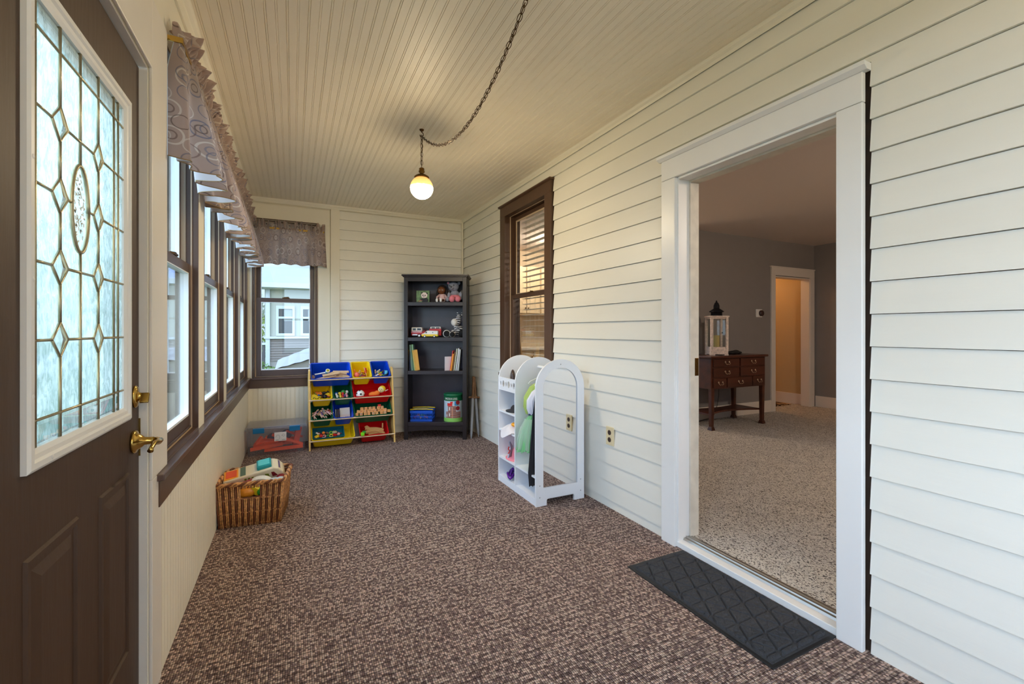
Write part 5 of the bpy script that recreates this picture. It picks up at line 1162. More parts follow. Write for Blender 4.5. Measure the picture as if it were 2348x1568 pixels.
for i, (c, d, r, lb) in enumerate(pieces):
    b = MB(); b.cbox((0, 0, 0), d); 
    for s in (-1, 1): b.cbox((0, s*d[1]/2, d[2]*.5), (d[0], .003, d[2]*1.6))
    o = tag(b.build('toy_track_strip', ORP if i not in (4, 6) else ORP2, None, (t.location.x+c[0], t.location.y+c[1], c[2]+.01), r), lb+', inside the clear tub', 'toy track', 'orange track strips in the tub')
for i, (c, r) in enumerate([((-.05, .02, .12), .045), ((.08, .08, .13), .05)]):
    b = MB(); T = Matrix.Rotation(1.2, 4, 'X'); b.lathe([(r*.5, -.008), (r, -.008), (r, .008), (r*.5, .008)], 20, T); tag(b.build('toy_disc', mat('dark_plastic_blue', (50, 54, 76), .4), None, (t.location.x+c[0], t.location.y+c[1], c[2])), ['dark blue-grey plastic wheel in the middle of the clear tub', 'larger dark wheel at the back right of the clear tub'][i], 'toy')

# ---------------------------------------------------------------- wicker basket of toys
BK = thing('wicker_basket', 'brown wicker basket full of toys on the carpet under the window sill', 'basket', (-.218, 3.335, 0), math.radians(-7))
WK = [mat('wicker', (198, 142, 86), .45, var=.5, vscale=70), mat('wicker_dark', (116, 66, 36), .6, var=.3, vscale=60)]
BX, BY, BH = .185, .165, .262; kx, ky = .90, .90
def side(u, z, f):   # f 0 front 1 right 2 back 3 left ; u -1..1
    k_ = kx+(1-kx)*z/BH; x, y = BX*k_, BY*k_
    return {0: (u*x, -y, z), 1: (x, u*y, z), 2: (u*x, y, z), 3: (-x, u*y, z)}[f]
b = MB()
for f in range(4):
    L_ = BX if f in (0, 2) else BY; n = int(2*L_/.0115)
    for i in range(n+1):
        u = -1+2*i/n; hole = f in (0, 2) and abs(u-.0) < .30
        w_ = .0018*math.sin(i*2.1); zt_ = BH-.01
        rngs = [(0, .17), (.235, zt_)] if hole else [(0, zt_)]
        for z0, z1 in rngs:
            p0, p1 = Vector(side(u, z0, f)), Vector(side(min(1, u+.02), z1, f)); m_ = (p0+p1)/2+Vector((w_, w_, 0))
            b.m = 0 if i % 3 else 1; b.tube([p0, m_, p1], .0047, 6)
    b.m = 1
    for z in (.012, .085, .168, .172):
        for ph in (0, 1):
            pts = [Vector(side(-1+2*i/24, z+.004*ph, f))+Vector((0, 0, .003*math.sin(i*1.6+ph*3))) for i in range(25)]
            b.m = ph; b.tube(pts, .0035, 5)
b.m = 1; b.box(-BX*kx, BX*kx, -BY*ky, BY*ky, .004, .012)
k_ = .99
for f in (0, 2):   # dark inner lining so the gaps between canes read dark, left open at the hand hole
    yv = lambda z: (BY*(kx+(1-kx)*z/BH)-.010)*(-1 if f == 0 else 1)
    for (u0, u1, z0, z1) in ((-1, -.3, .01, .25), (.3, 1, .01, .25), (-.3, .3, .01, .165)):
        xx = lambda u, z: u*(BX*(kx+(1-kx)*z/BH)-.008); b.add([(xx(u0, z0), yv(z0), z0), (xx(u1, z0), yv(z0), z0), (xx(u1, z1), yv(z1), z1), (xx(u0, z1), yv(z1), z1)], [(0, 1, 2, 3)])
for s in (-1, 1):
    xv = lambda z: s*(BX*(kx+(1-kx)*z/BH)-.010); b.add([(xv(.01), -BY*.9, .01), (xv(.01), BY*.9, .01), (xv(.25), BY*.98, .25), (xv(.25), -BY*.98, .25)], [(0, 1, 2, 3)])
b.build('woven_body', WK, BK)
b = MB(); rim = rrect(2*BX+.01, 2*BY+.01, .03, 6); L_ = len(rim)
dense = []
for i in range(L_):
    p, q = Vector(rim[i]+(0,)), Vector(rim[(i+1) % L_]+(0,)); m_ = max(1, int((q-p).length/.006))
    for j in range(m_): dense.append(p.lerp(q, j/m_))
for ph in range(3):
    b.m = 0 if ph else 1
    b.tube([Vector((p.x, p.y-BY-.005, BH+.002))+Vector((.0, 0, .008*math.sin(i*.55+ph*2.1)))+(Vector((p.x, p.y-BY-.005, 0)).normalized()*.008*math.cos(i*.55+ph*2.1)) for i, p in enumerate(dense)], .0068, 6, True)
b.build('braided_rim', WK, BK)
bpy.context.view_layer.update()
BM = BK.matrix_world
def inbk(o, x, y, z, rot=(0, 0, 0)): o.matrix_world = BM @ Matrix.Translation((x, y, z)) @ Euler(rot).to_matrix().to_4x4(); return o
# camper van
CW = mat('camper_cream', (226, 214, 184), .35); CT = mat('camper_teal', (18, 150, 156), .25)
t = thing('toy_camper', 'large cream toy camper van with a teal roof hatch lying on top of the basket', 'toy camper', (0, 0, 0)); inbk(t, -.005, .045, .215, (math.radians(16), math.radians(-9), math.radians(9)))
b = MB(); prof_ = [(-.175, 0), (.13, 0), (.165, .006), (.172, .022), (.165, .050), (.140, .085), (.115, .098), (-.17, .085), (-.178, .06)]
b.prism(prof_, -.062, .062, 'y'); b.build('van_body', CW, t, bevel=.008)
b = MB(); b.box(.02, .105, -.045, .045, .092, .118); b.build('roof_hatch', CT, t, bevel=.006)
b = MB(); b.box(.03, .095, -.036, .036, .118, .121); b.build('hatch_ribs', mat('teal_light', (80, 200, 200), .2, bump=1, bscale=60), t)
b = MB(); b.box(-.165, -.085, -.05, .05, .080, .090); b.build('cargo_bed', mat('bed_orange', (244, 164, 40), .4), t, bevel=.003)
b = MB(); b.box(-.155, -.095, -.038, .038, .088, .092); b.build('bed_cushion', mat('bed_red', (230, 90, 50), .5), t)
b = MB(); b.box(-.075, -.045, -.05, .05, .084, .092); b.build('roof_vent', mat('vent_green', (92, 116, 100), .4), t)
b = MB()
for x in (-.05, -.03, -.01): b.box(x-.006, x+.006, -.0645, -.061, .058, .072)
b.prism([(.06, .035), (.085, .035), (.08, .065), (.06, .068)], -.0645, -.061, 'y'); b.build('side_window', mat('window_olive', (120, 130, 40), .3), t)
b = MB(); b.prism([(.100, .038), (.130, .038), (.112, .068), (.096, .070)], -.0645, -.061, 'y'); b.build('cab_window', mat('window_wine', (120, 24, 36), .3), t)
b = MB(); b.add([(.1675, -.05, .040), (.1675, .05, .040), (.143, .045, .084), (.143, -.045, .084)], [(0, 1, 2, 3)]); b.build('windshield', mat('screen_purple', (120, 108, 156), .2), t)
b = MB(); b.box(-.13, -.08, -.0645, -.062, .028, .05); b.build('side_decal', mat('decal_blue', (70, 80, 120), .5, var=.6, vscale=80), t)
for x in (-.12, .09):
    for y in (-.058, .058): wheel(t, x, y, .002, .022, .012, (200, 60, 50))
t = thing('toy_ramp', 'dusty pink ribbed toy ramp in front of the camper van', 'toy', (0, 0, 0)); inbk(t, -.055, -.065, .235, (0, math.radians(-16), math.radians(4)))
b = MB(); b.box(-.08, .06, -.02, .02, 0, .006)
for i in range(4): b.box(-.08, .06, -.018+.012*i-.002, -.018+.012*i+.002, .006, .009)
b.build('ribbed_ramp', mat('dusty_pink', (186, 96, 96), .5), t)
t = thing('toy_car', 'white toy car with arched windows in front of the camper van', 'toy car', (0, 0, 0)); inbk(t, .045, -.075, .215, (.1, .08, .02))
n = 12; b = MB(); b.prism([(-.075, 0), (.075, 0), (.07, .015)]+[(.065*math.cos(math.pi*i/n), .015+.042*math.sin(math.pi*i/n)) for i in range(n+1)]+[(-.07, .015)], -.028, .028, 'y'); b.build('body', TW, t, bevel=.003)
b = MB(); b.prism([(-.04, .02), (-.004, .02), (-.004, .046), (-.032, .038)], -.030, .030, 'y'); b.prism([(.004, .02), (.04, .02), (.032, .038), (.004, .046)], -.030, .030, 'y'); b.build('side_window', mat('car_window', (44, 34, 40), .2), t)
tag(inbk(blob('toy_pouch', [((0, 0, 0), (.05, .03, .022)), ((.03, 0, .005), (.03, .026, .02))], mat('silver_cloth', (206, 216, 220), .35, .2), None, .004), .125, -.07, .235), 'silvery white bundle at the right end of the basket', 'toy')
tag(inbk(blob('toy_ball', [((0, 0, 0), (.035, .035, .035))], mat('deep_red_plastic', (130, 16, 24), .3), None, .004), .150, -.01, .225), 'dark red toy at the right end of the basket behind the silver bundle', 'toy')
tag(inbk(blob('toy_ball', [((0, 0, 0), (.06, .028, .040))], mat('amber_plastic', (238, 150, 40), .4), None, .004), -.035, -.105, .195), 'orange round toy seen through the hand hole of the basket', 'toy')
b = MB(); b.cbox((0, 0, 0), (.06, .03, .05), (.3, .5, 0)); inbk(tag(b.build('toy_block', YEL, bevel=.004), 'yellow toy block seen through the hand hole of the basket', 'toy'), .02, -.105, .20)
tag(inbk(blob('toy_ball', [((0, 0, 0), (.026, .024, .026))], mat('leaf_green_plastic', (40, 150, 50), .4), None, .003), .055, -.115, .19), 'green round toy seen through the hand hole of the basket', 'toy')
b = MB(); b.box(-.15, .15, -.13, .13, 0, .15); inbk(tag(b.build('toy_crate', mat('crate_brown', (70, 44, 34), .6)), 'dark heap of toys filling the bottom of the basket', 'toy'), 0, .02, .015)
# ---------------------------------------------------------------- white dress-up closet with mirror
CL = thing('dress_up_closet', 'white child-size dress-up closet with three arched panels and a mirror end', 'closet', (1.482, 2.655, 0))
CW_ = .395; HH = 1.0; R0 = CW_/2
def arch(x0, x1, z0, ztop, n=20):
    r = (x1-x0)/2; cx = (x0+x1)/2; return [(x0, z0), (x0, ztop-r)]+[(cx+r*math.cos(math.pi-math.pi*i/n), ztop-r+r*math.sin(math.pi*i/n)) for i in range(1, n)]+[(x1, ztop-r), (x1, z0)]
foot = lambda: [(0, 0), (.085, 0), (.085, .035), (.095, .045), (CW_-.095, .045), (CW_-.085, .035), (CW_-.085, 0), (CW_, 0)]
def panel_poly():
    a = arch(0, CW_, 0, HH)[1:-1]; return foot()[::1]+[(CW_, HH-R0)]+a[::-1][1:-1]+[(0, HH-R0)]
for i, y in enumerate((.016, .322, .615)):
    b = MB()
    if i == 0:   # mirror end: a frame round the arched mirror
        o_ = [(0, HH-R0)]+[(R0-R0*math.cos(math.pi*k/24), HH-R0+R0*math.sin(math.pi*k/24)) for k in range(25)]
        ii = .058; r2 = R0-ii; q_ = [(R0-r2*math.cos(math.pi*k/24), HH-R0+r2*math.sin(math.pi*k/24)) for k in range(25)]; o_ = o_[1:]
        vs = []; 
        for yy in (0, .016):
            vs += [(p, yy, z) for p, z in o_]+[(p, yy, z) for p, z in q_]
        n = 25; N2 = 50; fs = []
        for k in range(n-1): fs += [(k, n+k, n+k+1, k+1), (N2+k, N2+k+1, N2+n+k+1, N2+n+k), (k, k+1, N2+k+1, N2+k), (n+k, N2+n+k, N2+n+k+1, n+k+1)]
        b.add(vs, fs); b.box(0, ii, 0, .016, .12, HH-R0); b.box(CW_-ii, CW_, 0, .016, .12, HH-R0)
        b.prism(foot()+[(CW_, .12), (0, .12)], 0, .016, 'y'); o = b.build('mirror_frame', WHITEL, CL)
        mb_ = MB(); mb_.prism([(ii-.004, .116)]+[(ii-.004, HH-R0)]+[(R0-(r2+.004)*math.cos(math.pi*k/24), HH-R0+(r2+.004)*math.sin(math.pi*k/24)) for k in range(1, 24)]+[(CW_-ii+.004, HH-R0), (CW_-ii+.004, .116)], .008, .010, 'y'); mb_.build('mirror', MIRROR, CL)
        mb_ = MB(); mb_.prism(arch(.004, CW_-.004, .116, HH-.004), .011, .016, 'y'); mb_.build('mirror_backing', WHITEL, CL)
    else:
        b.prism(panel_poly(), y-.007, y+.007, 'y'); b.build('arched_panel', WHITEL, CL)
for z, y0, y1 in ((.051, .012, .612), (.201, .012, .612), (.419, .324, .612), (.569, .324, .612), (.744, .324, .612)):
    b = MB(); b.box(.004, CW_-.03, y0, y1, z-.014, z); b.build('shelf', WHITEL, CL, bevel=.001)
b = MB(); b.box(.004, .016, .016, .612, .0, .037); b.build('kick_board', WHITEL, CL)
b = MB(); b.box(CW_-.034, CW_-.028, .012, .612, .05, .75); b.build('back_board', mat('closet_back', (226, 224, 230), .4), CL)
# pierced gallery rail
b = MB(); b.box(.004, .014, .326, .608, .744, .756); b.box(.004, .014, .326, .608, .812, .832)
ys = [.350, .392, .440, .486, .535, .583]; rr_ = [.020, .013, .021, .014, .020, .013]
prev = .326
edges = []
for yc, r in zip(ys, rr_):   # plate with round holes approximated column by column
    n = 12
    if yc-r > prev: b.box(.004, .014, prev, yc-r, .756, .812)
    for k in range(n):
        ya, yb_ = yc-r+2*r*k/n, yc-r+2*r*(k+1)/n; ym = (ya+yb_)/2; hh = math.sqrt(max(0, r*r-(ym-yc)**2))*1.25
        b.box(.004, .014, ya, yb_, .756, max(.756, .784-hh)); b.box(.004, .014, ya, yb_, min(.812, .784+hh), .812)
    prev = yc+r
b.box(.004, .014, prev, .608, .756, .812); b.build('pierced_rail', WHITEL, CL)
b = MB(); b.rod((R0, .012, .925), (R0, .318, .925), .011, n=12); b.build('hanging_rod', WHITEL, CL)
b = MB()
for p in ((R0, .965), (.03, .14), (CW_-.03, .14), (.03, .06), (CW_-.03, .06)):
    b.ball((p[0], -.0005, p[1]), (.0045, .001, .0045), 8)
b.build('screw_cap', mat('screw_grey', (170, 172, 176), .3, .6), CL)
bpy.context.view_layer.update(); CO = CL.location
# hangers and costumes
def hanger(y, ang, drop, label, zoff=0):
    t = thing('coat_hanger', label, 'hanger', (CO.x+R0, CO.y+y, .925+.013), ang, 'white child hangers on the closet rod'); b = MB()
    b.tube([(0, -.0, .004)]+[(.018*math.sin(a), 0, -.014+.018*math.cos(a)) for a in [.3*i for i in range(1, 9)]]+[(0, 0, -.045), (0, 0, -drop)], .0022, 6)
    z = -drop; b.tube([(0, 0, z), (.06, 0, z-.015), (.12, 0, z-.035), (.135, 0, z-.050), (.12, 0, z-.058), (0, 0, z-.05), (-.12, 0, z-.058), (-.135, 0, z-.050), (-.12, 0, z-.035), (-.06, 0, z-.015), (0, 0, z)], .0038, 7); b.build('hanger_wire', TW, t); return t
hanger(.24, .10, .075, 'white child hanger at the far side of the closet rod, empty')
hanger(.19, .35, .080, 'white child hanger holding the green fairy costume')
hanger(.075, .05, .075, 'white child hanger nearest the mirror end of the rod')
def cloth_tube(name, m, parent, secs, seed, nu=72, ruffle=.12, kf=9):
    rn = random.Random(seed); ph = rn.uniform(0, 6); vs = []
    for j, (cx, cy, z, rx, ry) in enumerate(secs):
        q = j/(len(secs)-1)
        for i in range(nu):
            a = 2*math.pi*i/nu; f = 1+ruffle*q*math.sin(kf*a+ph+q*1.5)+ruffle*.5*q*math.sin(2.3*kf*a+1); vs.append((cx+rx*f*math.cos(a), cy+ry*f*math.sin(a), z+.006*q*math.sin(kf*a*1.3)))
    b = MB(); b.add(vs, [(j*nu+i, j*nu+(i+1) % nu, (j+1)*nu+(i+1) % nu, (j+1)*nu+i) for j in range(len(secs)-1) for i in range(nu)], True); return b.build(name, m, parent)
def tulle(name, rgb, op):
    m, nt, N, L, bs = newmat(name); out = [n for n in N if n.type == 'OUTPUT_MATERIAL'][0]; bs.inputs['Base Color'].default_value = srgb(rgb)+(1,); bs.inputs['Roughness'].default_value = .6
    tp = N.new('ShaderNodeBsdfTransparent'); x = N.new('ShaderNodeMixShader'); x.inputs[0].default_value = op; tl = N.new('ShaderNodeBsdfTranslucent'); tl.inputs[0].default_value = srgb(rgb)+(1,)
    y = N.new('ShaderNodeMixShader'); y.inputs[0].default_value = .35; L.new(bs.outputs[0], y.inputs[1]); L.new(tl.outputs[0], y.inputs[2]); L.new(tp.outputs[0], x.inputs[1]); L.new(y.outputs[0], x.inputs[2]); L.new(x.outputs[0], out.inputs[0]); return m
t = thing('fairy_costume', 'green and lime tulle fairy costume with white bodice hanging in the closet', 'costume', (CO.x+.11, CO.y+.185, 0))
cloth_tube('bodice', mat('bodice_white', (226, 226, 238), .5), t, [(.04, -.03, .80, .03, .03), (.0, -.03, .76, .055, .035), (-.02, -.03, .70, .075, .04), (-.025, -.03, .64, .07, .042), (-.02, -.03, .605, .06, .04)], 3, ruffle=.04)
cloth_tube('lime_sleeve', tulle('tulle_lime', (206, 230, 130), .75), t, [(.05, .02, .83, .02, .02), (.0, .02, .79, .045, .03), (-.045, .02, .72, .045, .03), (-.06, .01, .65, .04, .03), (-.055, .01, .60, .025, .02)], 4, ruffle=.08)
b = MB(); b.tube([(-.075, -.02, .60), (-.03, -.08, .607), (.03, -.075, .612), (.05, -.02, .615), (.0, .02, .608), (-.05, .02, .60), (-.075, -.02, .60)], .007, 7); b.build('sequin_belt', mat('sequin_navy', (40, 62, 120), .3, .5, var=.6, vscale=200), t)
b = MB(); rn = random.Random(4)
for i in range(9): b.ball((-.045+rn.uniform(-.03, .04), -.055+rn.uniform(-.02, .01), .575+rn.uniform(-.015, .015)), .008, 8)
b.build('flower_trim', mat('flower_yellow', (236, 206, 60), .5), t)
cloth_tube('tulle_skirt', tulle('tulle_mint', (150, 222, 160), .80), t, [(-.01, -.02, .600, .055, .045), (-.02, -.02, .55, .075, .06), (-.03, -.02, .47, .09, .075), (-.035, -.02, .40, .10, .08), (-.035, -.02, .345, .105, .085)], 5, nu=140, ruffle=.22, kf=15)
cloth_tube('tulle_overlay', tulle('tulle_white', (226, 240, 232), .45), t, [(-.02, -.02, .57, .08, .062), (-.035, -.02, .50, .10, .075), (-.04, -.02, .42, .112, .082), (-.04, -.02, .36, .115, .085)], 7, ruffle=.16)
cloth_tube('lime_underskirt', tulle('tulle_lime_dense', (214, 234, 70), .85), t, [(.0, -.06, .50, .03, .03), (.0, -.08, .42, .045, .03), (.0, -.09, .33, .06, .03), (.0, -.09, .25, .072, .032), (.0, -.09, .222, .075, .032)], 6, ruffle=.14)
t = thing('black_cape', 'long black costume hanging next to the mirror end of the closet', 'costume', (CO.x+.140, CO.y+.078, 0))
cloth_tube('black_cloth', mat('black_satin', (28, 28, 34), .45), t, [(.0, 0, .84, .05, .012), (.0, 0, .78, .10, .016), (-.01, 0, .60, .115, .018), (-.02, 0, .40, .12, .02), (-.03, 0, .22, .125, .022), (-.035, 0, .12, .11, .02)], 9, ruffle=.06)
cloth_tube('white_cuff', mat('cuff_white', (232, 236, 240), .6), t, [(-.06, -.0, .20, .03, .015), (-.07, -.0, .16, .04, .02), (-.07, 0, .13, .03, .018)], 10)
# things on the closet shelves
t = thing('carnival_mask', 'brown and gold round mask on the top shelf of the closet', 'mask', (CO.x+.07, CO.y+.50, .745), 1.2)
b = MB(); b.ball((0, 0, .075), (.062, .022, .075), 20); b.build('mask_shell', mat('mask_brown', (62, 40, 30), .3), t)
b = MB(); b.ball((-.02, -.022, .085), (.012, .006, .010), 10); b.ball((.02, -.022, .085), (.012, .006, .010), 10); b.ball((0, -.024, .05), (.02, .006, .008), 10); b.tube([(-.04, -.016, .04), (0, -.024, .025), (.04, -.016, .04)], .004, 6); b.build('gold_face', mat('mask_gold', (196, 150, 80), .3, .8), t)
def hat(name, label, p, r, h, m, band=None):
    t = thing(name, label, 'hat', p); b = MB(); b.lathe([(r*.55, .004), (r, 0), (r*1.02, .006), (r*.62, .012), (r*.55, h*.7), (r*.42, h), (.001, h*1.05)], 28); b.build('hat_body', m, t)
    if band: b = MB(); b.lathe([(r*.635, .012), (r*.60, h*.35)], 28); b.build('hat_band', band, t)
    return t
hat('black_hat', 'small black brimmed hat on the middle closet shelf', (CO.x+.095, CO.y+.47, .570), .09, .045, mat('felt_black', (34, 34, 40), .7))
t = thing('white_cloth_hat', 'floppy white cloth hat with orange patch spilling off the closet shelf', 'hat', (CO.x+.09, CO.y+.462, .420))
rn = random.Random(2); vs = []; nr, na = 8, 40
for i in range(nr+1):
    q = i/nr
    for j in range(na):
        a = 2*math.pi*j/na; r = .005+.125*q; z = .075*(1-q)**.8+.006*math.sin(a*5+q*4); x = -r*math.cos(a)*1.0; y = r*math.sin(a)*.98
        if x < -.095: z -= (-x-.095)*1.1
        vs.append((x, y, max(z, -.05 if x < -.095 else .004)))
b = MB(); b.add(vs, [(i*na+j, i*na+(j+1) % na, (i+1)*na+(j+1) % na, (i+1)*na+j) for i in range(nr) for j in range(na)], True); b.build('cloth', mat('cloth_white', (236, 230, 240), .8), t)
b = MB(); b.ball((-.045, -.04, .058), (.022, .035, .016), 12); b.build('orange_patch', mat('patch_orange', (250, 170, 30), .5), t)
b = MB(); b.cbox((-.02, -.075, .09), (.04, .012, .07), (.2, .2, .3)); b.build('pink_ribbon', mat('ribbon_pink', (236, 140, 190), .5), t)
b = MB(); b.cbox((-.03, -.095, .055), (.03, .02, .03), (.2, .2, .3)); b.build('blue_ribbon', mat('ribbon_blue', (110, 200, 240), .5), t)
t = hat('pink_cowboy_hat', 'pink brimmed hat on the lower closet shelf behind the silver star', (CO.x+.12, CO.y+.465, .202), .115, .085, mat('felt_pink', (250, 140, 150), .7))
t = thing('toy_zigzag_plate', 'flat silver-grey lightning-shaped toy piece standing before the pink hat', 'toy', (CO.x+.04, CO.y+.50, .206), .5)
b = MB(); b.prism([(-.03, 0), (.02, 0), (.035, .085), (.0, .13), (-.012, .12), (.004, .075)], -.010, .0, 'y'); b.build('grey_plate', mat('plate_grey', (176, 184, 196), .4), t, bevel=.001)
b = MB(); b.tube([(-.03, -.012, .04), (-.01, -.012, .055), (-.03, -.012, .075), (-.02, -.012, .09)], .005, 6); b.build('red_zigzag', mat('zig_red', (220, 70, 60), .5), t)
t = thing('purple_mask', 'shiny purple party mask on the bottom shelf of the closet', 'mask', (CO.x+.055, CO.y+.49, .052), 1.0)
b = MB(); n = 14; b.tube([(.07*math.cos(2*math.pi*i/n)*(1+.3*math.cos(4*math.pi*i/n)), .03*math.sin(2*math.pi*i/n), .03+.012*math.cos(6*math.pi*i/n)) for i in range(n)], .010, 8, True); b.ball((.03, 0, .035), (.035, .012, .020), 12); b.ball((-.03, 0, .032), (.03, .012, .016), 12); b.build('mask_frame', mat('purple_foil', (96, 30, 150), .25, .4), t)

# ---------------------------------------------------------------- outdoors
GZ = -.55
b = MB(); b.box(-60, 40, -40, YB-.2, GZ-.1, GZ); b.box(-60, XL-.3, YB-.2, 90, GZ-.1, GZ); b.box(XL-.3, 40, YF+1.0, 90, GZ-.1, GZ); g = b.build('lawn', GRASS); struct(g); g.name = 'ground'
b = MB(); b.box(-16, -9, -40, 60, GZ, GZ+.02); struct(b.build('street', mat('asphalt', (150, 150, 150), .9, var=.1)))
VS = mat('vinyl_siding_taupe', (118, 106, 98), .6); HC = mat('house_cream', (170, 168, 154), .6); HWHT = mat('house_white', (190, 192, 192), .5); SHN = mat('shingles', (120, 122, 130), .9, var=.35, vscale=30); DG = mat('dark_pane', (44, 46, 48), .15)
def at(u, v, Y):   # helper used only to size the neighbour's house at its real distance
    F = Vector((math.sin(YAW), math.cos(YAW), 0)); R = Vector((math.cos(YAW), -math.sin(YAW), 0)); d = F+R*((u-1174)/1025)+Vector((0, 0, (758-v)/1025)); return Vector((0, 0, 1.2))+d*(Y/d.y)
HY = 20.0
hx0 = at(607, 700, HY).x
t = thing('neighbour_house', "neighbour's house with taupe siding, white windows and pale flat porch roof", 'house', (hx0, HY, GZ)); o0_ = Vector((hx0, HY, GZ))
def hp(u, v, dy=0): p = at(u, v, HY)-o0_; return p.x, p.z
x_l, _ = hp(607, 700); zs_, ze_ = hp(609, 828)[1], hp(609, 773)[1]; zg = hp(609, 651)[1]
dz = .098; z = zs_; b = MB()
while z < ze_-.01:
    b.prism([(-.03, z), (-.005, z+dz), (.1, z+dz), (.1, z)], x_l+.05, 6.5, 'x'); z += dz
b.build('siding', VS, t)
b = MB(); b.box(x_l+.06, 6.5, .0, 5, 0, zs_); b.build('foundation', mat('concrete', (150, 142, 136), .9), t)
b = MB(); b.box(x_l+.0, 6.5, .02, 5, ze_, zg); b.build('porch_wall', HC, t)
b = MB(); x0_, x1_ = hp(609, 700)[0], hp(619, 700)[0]; b.box(x0_, x1_, -.08, .0, 0, zg); b.box(x0_-.05, 6.5, -.12, -.0, ze_-.06, ze_+.03); b.build('corner_board', HWHT, t)
for (ua, ub) in ((633, 676), (689, 737)):
    xa, xb = hp(ua, 700)[0], hp(ub, 700)[0]; za, zb_ = hp(640, 770)[1], hp(640, 701)[1]
    b = MB(); ring(b, xa, xb, za, zb_, .09, .09, .10, .12, -.05, .02); zm_ = hp(640, 728)[1]; b.box(xa+.09, xb-.09, -.04, .01, zm_-.04, zm_+.04); wv = b.build('window', HWHT, t)
    b = MB(); b.box(xa+.09, xb-.09, .0, .01, za+.1, zb_-.12); b.build('pane', DG, wv)
    b = MB(); b.box(xa+.28, xb-.1, -.004, .0, za+.6, zb_-.14); b.build('pulled_shade', mat('shade_grey', (150, 152, 146), .7), wv)
z1 = hp(640, 663)[1]; z2 = hp(640, 651)[1]; z3 = hp(640, 636)[1]
b = MB(); b.box(x_l-.35, 6.7, -.45, .1, z1-.02, z1+.06); b.build('soffit', HC, t)
b = MB(); b.box(x_l-.40, 6.8, -.58, -.45, z1+.02, z2); b.build('gutter', HWHT, t)
b = MB(); b.prism([(-.5, z2-.02), (5, z3+1.05), (5, z3+.9), (-.5, z2-.15)], x_l-.38, 6.8, 'x'); b.build('porch_roof', mat('pale_roof', (138, 148, 172), .7), t)
t = thing('shingled_house', 'grey shingled gable roof of a house rising behind the neighbour house', 'house', (at(707, 640, 30).x+3.2, 34, GZ)); 
zt = at(707, 600, 32).z-GZ
b = MB(); b.prism([(-4.6, zt-2.2), (0, zt+2.6), (3.6, zt-2.2)], -1, 8, 'y'); b.build('roof', SHN, t); b = MB(); b.box(-3.2, 3.2, -.8, 8, 0, zt-2.2); b.build('wall', HC, t)
# low pale lean-to roof beside the porch
p_ = [at(630, 840, 8.6), at(712, 838, 8.6), at(712, 808, 9.6)]
t = thing('shed_roof', 'low lean-to shed with pale corrugated roof outside the end window', 'shed', (p_[0].x, 8.6, GZ)); b = MB()
zA, zB = p_[0].z-GZ, p_[2].z-GZ+.08; n = 26; vs = []
for i in range(n+1):
    x = 2.6*i/n; zz = .012 if i % 2 else 0; q = min(1, i/7.0)
    vs += [(x, 0, zA-.05+zz+(zB-zA)*.75*q), (x, 1.8, zA+zz+(zB-zA)*1.1*q)]
b.add(vs, [(2*i, 2*i+2, 2*i+3, 2*i+1) for i in range(n)]); b.build('roof', mat('pale_metal', (126, 123, 129), .6), t); b = MB(); b.prism([(0, 0), (2.5, 0), (2.5, zA+(zB-zA)*.7-.06), (.65, zA+(zB-zA)*.7-.06), (0, zA-.06)], .05, 1.7, 'y'); b.build('wall', mat('shed_wall', (120, 112, 104), .8), t)
# shrubs, tree, fence
def bush(name, label, cat, loc, r, h, m, n=420, seed=1, trunk=0, grp=None):
    rn = random.Random(seed); t = thing(name, label, cat, loc, 0, grp); b = MB()
    for i in range(n):
        a, c = rn.uniform(0, 6.28), rn.uniform(-1, 1); q = rn.random()**.35; s = math.sqrt(1-c*c)
        p = Vector((r*q*s*math.cos(a), r*q*s*math.sin(a), trunk+h/2+h/2*q*c)); sz = rn.uniform(.5, 1)*r*.16; T = Matrix.Translation(p) @ Euler((rn.uniform(0, 3), rn.uniform(0, 3), rn.uniform(0, 3))).to_matrix().to_4x4()
        b.add([(-sz, 0, 0), (0, -sz*.6, .0), (sz, 0, 0), (0, sz*.6, sz*.2)], [(0, 1, 2, 3)], False, T)
    b.build('foliage', m, t); b = MB(); b.rod((0, 0, 0), (0, 0, trunk+h*.5), max(.03, r*.06), n=8); b.build('stem', mat('bark', (96, 80, 66), .9), t); return t
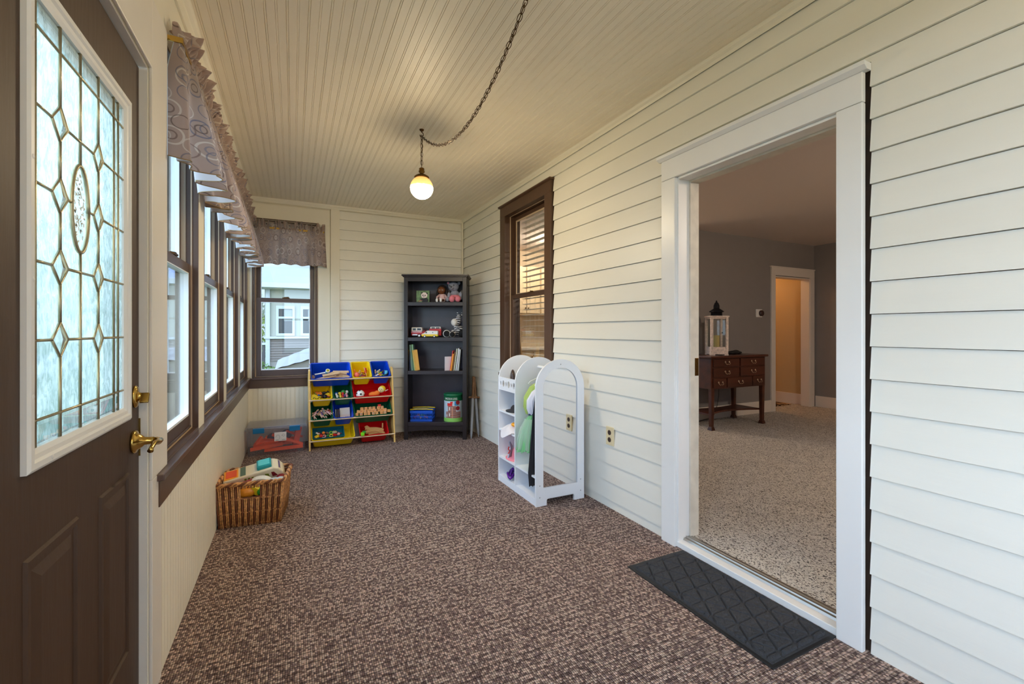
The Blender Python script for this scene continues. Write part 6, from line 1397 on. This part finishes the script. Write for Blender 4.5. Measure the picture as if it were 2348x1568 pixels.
LG = mat('leaf_green', (96, 124, 58), .8, var=.3, vscale=6); LG2 = mat('leaf_yellow_green', (128, 142, 70), .8, var=.3, vscale=6)
for i, (u, Y_, r, h, m, lb) in enumerate([(600, 24, .7, 2.6, LG2, 'yellow-green hedge bush left of the neighbour house, in the end window'), (596, 17, .5, .7, LG, 'low green bush below the hedge at the left of the end window')]):
    p = at(u, 800, Y_); bush('shrub', lb, 'shrub', (p.x, Y_, GZ), r, h, m, seed=i+1)
p = at(597, 700, 50); bush('tree', 'pale leafy tree far behind the hedge in the end window', 'tree', (p.x-1, 50, GZ), 1.8, 4.0, mat('leaf_pale', (176, 180, 160), .8), 600, 5, trunk=1.8)
t = thing('wooden_fence', 'dark grey slatted rail fence at the left edge of the end window', 'fence', (at(605, 800, 18).x-2.0, 18, GZ)); b = MB()
for i in range(14): b.box(.15*i, .15*i+.09, 0, .03, 0, 1.35)
b.build('picket', mat('fence_grey', (74, 70, 70), .8), t); b = MB(); b.box(0, 2.1, -.03, 0, .3, .38); b.box(0, 2.1, -.03, 0, 1.25, 1.33); b.build('rail', HWHT, t)
# house across the street seen along the side windows
t = thing('street_house', 'pale blue-grey house across the street seen through the side windows', 'house', (-22, 14, GZ)); b = MB(); b.box(-5, 2, -8, 26, 0, 5.2); b.build('wall', mat('pale_blue_siding', (172, 182, 186), .7), t)
b = MB(); b.prism([(-5.6, 5.2), (2.6, 5.2), (-1.5, 8.2)], -8.4, 26.4, 'y'); b.build('roof', SHN, t)
for k in range(5):
    b = MB(); y = -5+6.2*k; b.box(2.0, 2.05, y, y+1.3, 1.4, 3.2); w_ = b.build('window', HWHT, t); b = MB(); b.box(2.05, 2.07, y+.1, y+1.2, 1.5, 3.1); b.build('pane', DG, w_)
bush('tree', 'green street tree seen dimly through the leaded door glass', 'tree', (-9, 9, GZ), 2.0, 3.6, LG, 700, 9, trunk=1.8)
bush('shrub', 'round green bush on the lawn outside the entry door', 'shrub', (-6.5, 5.5, GZ), .8, 1.2, LG, 300, 10)
bpy.context.view_layer.update()
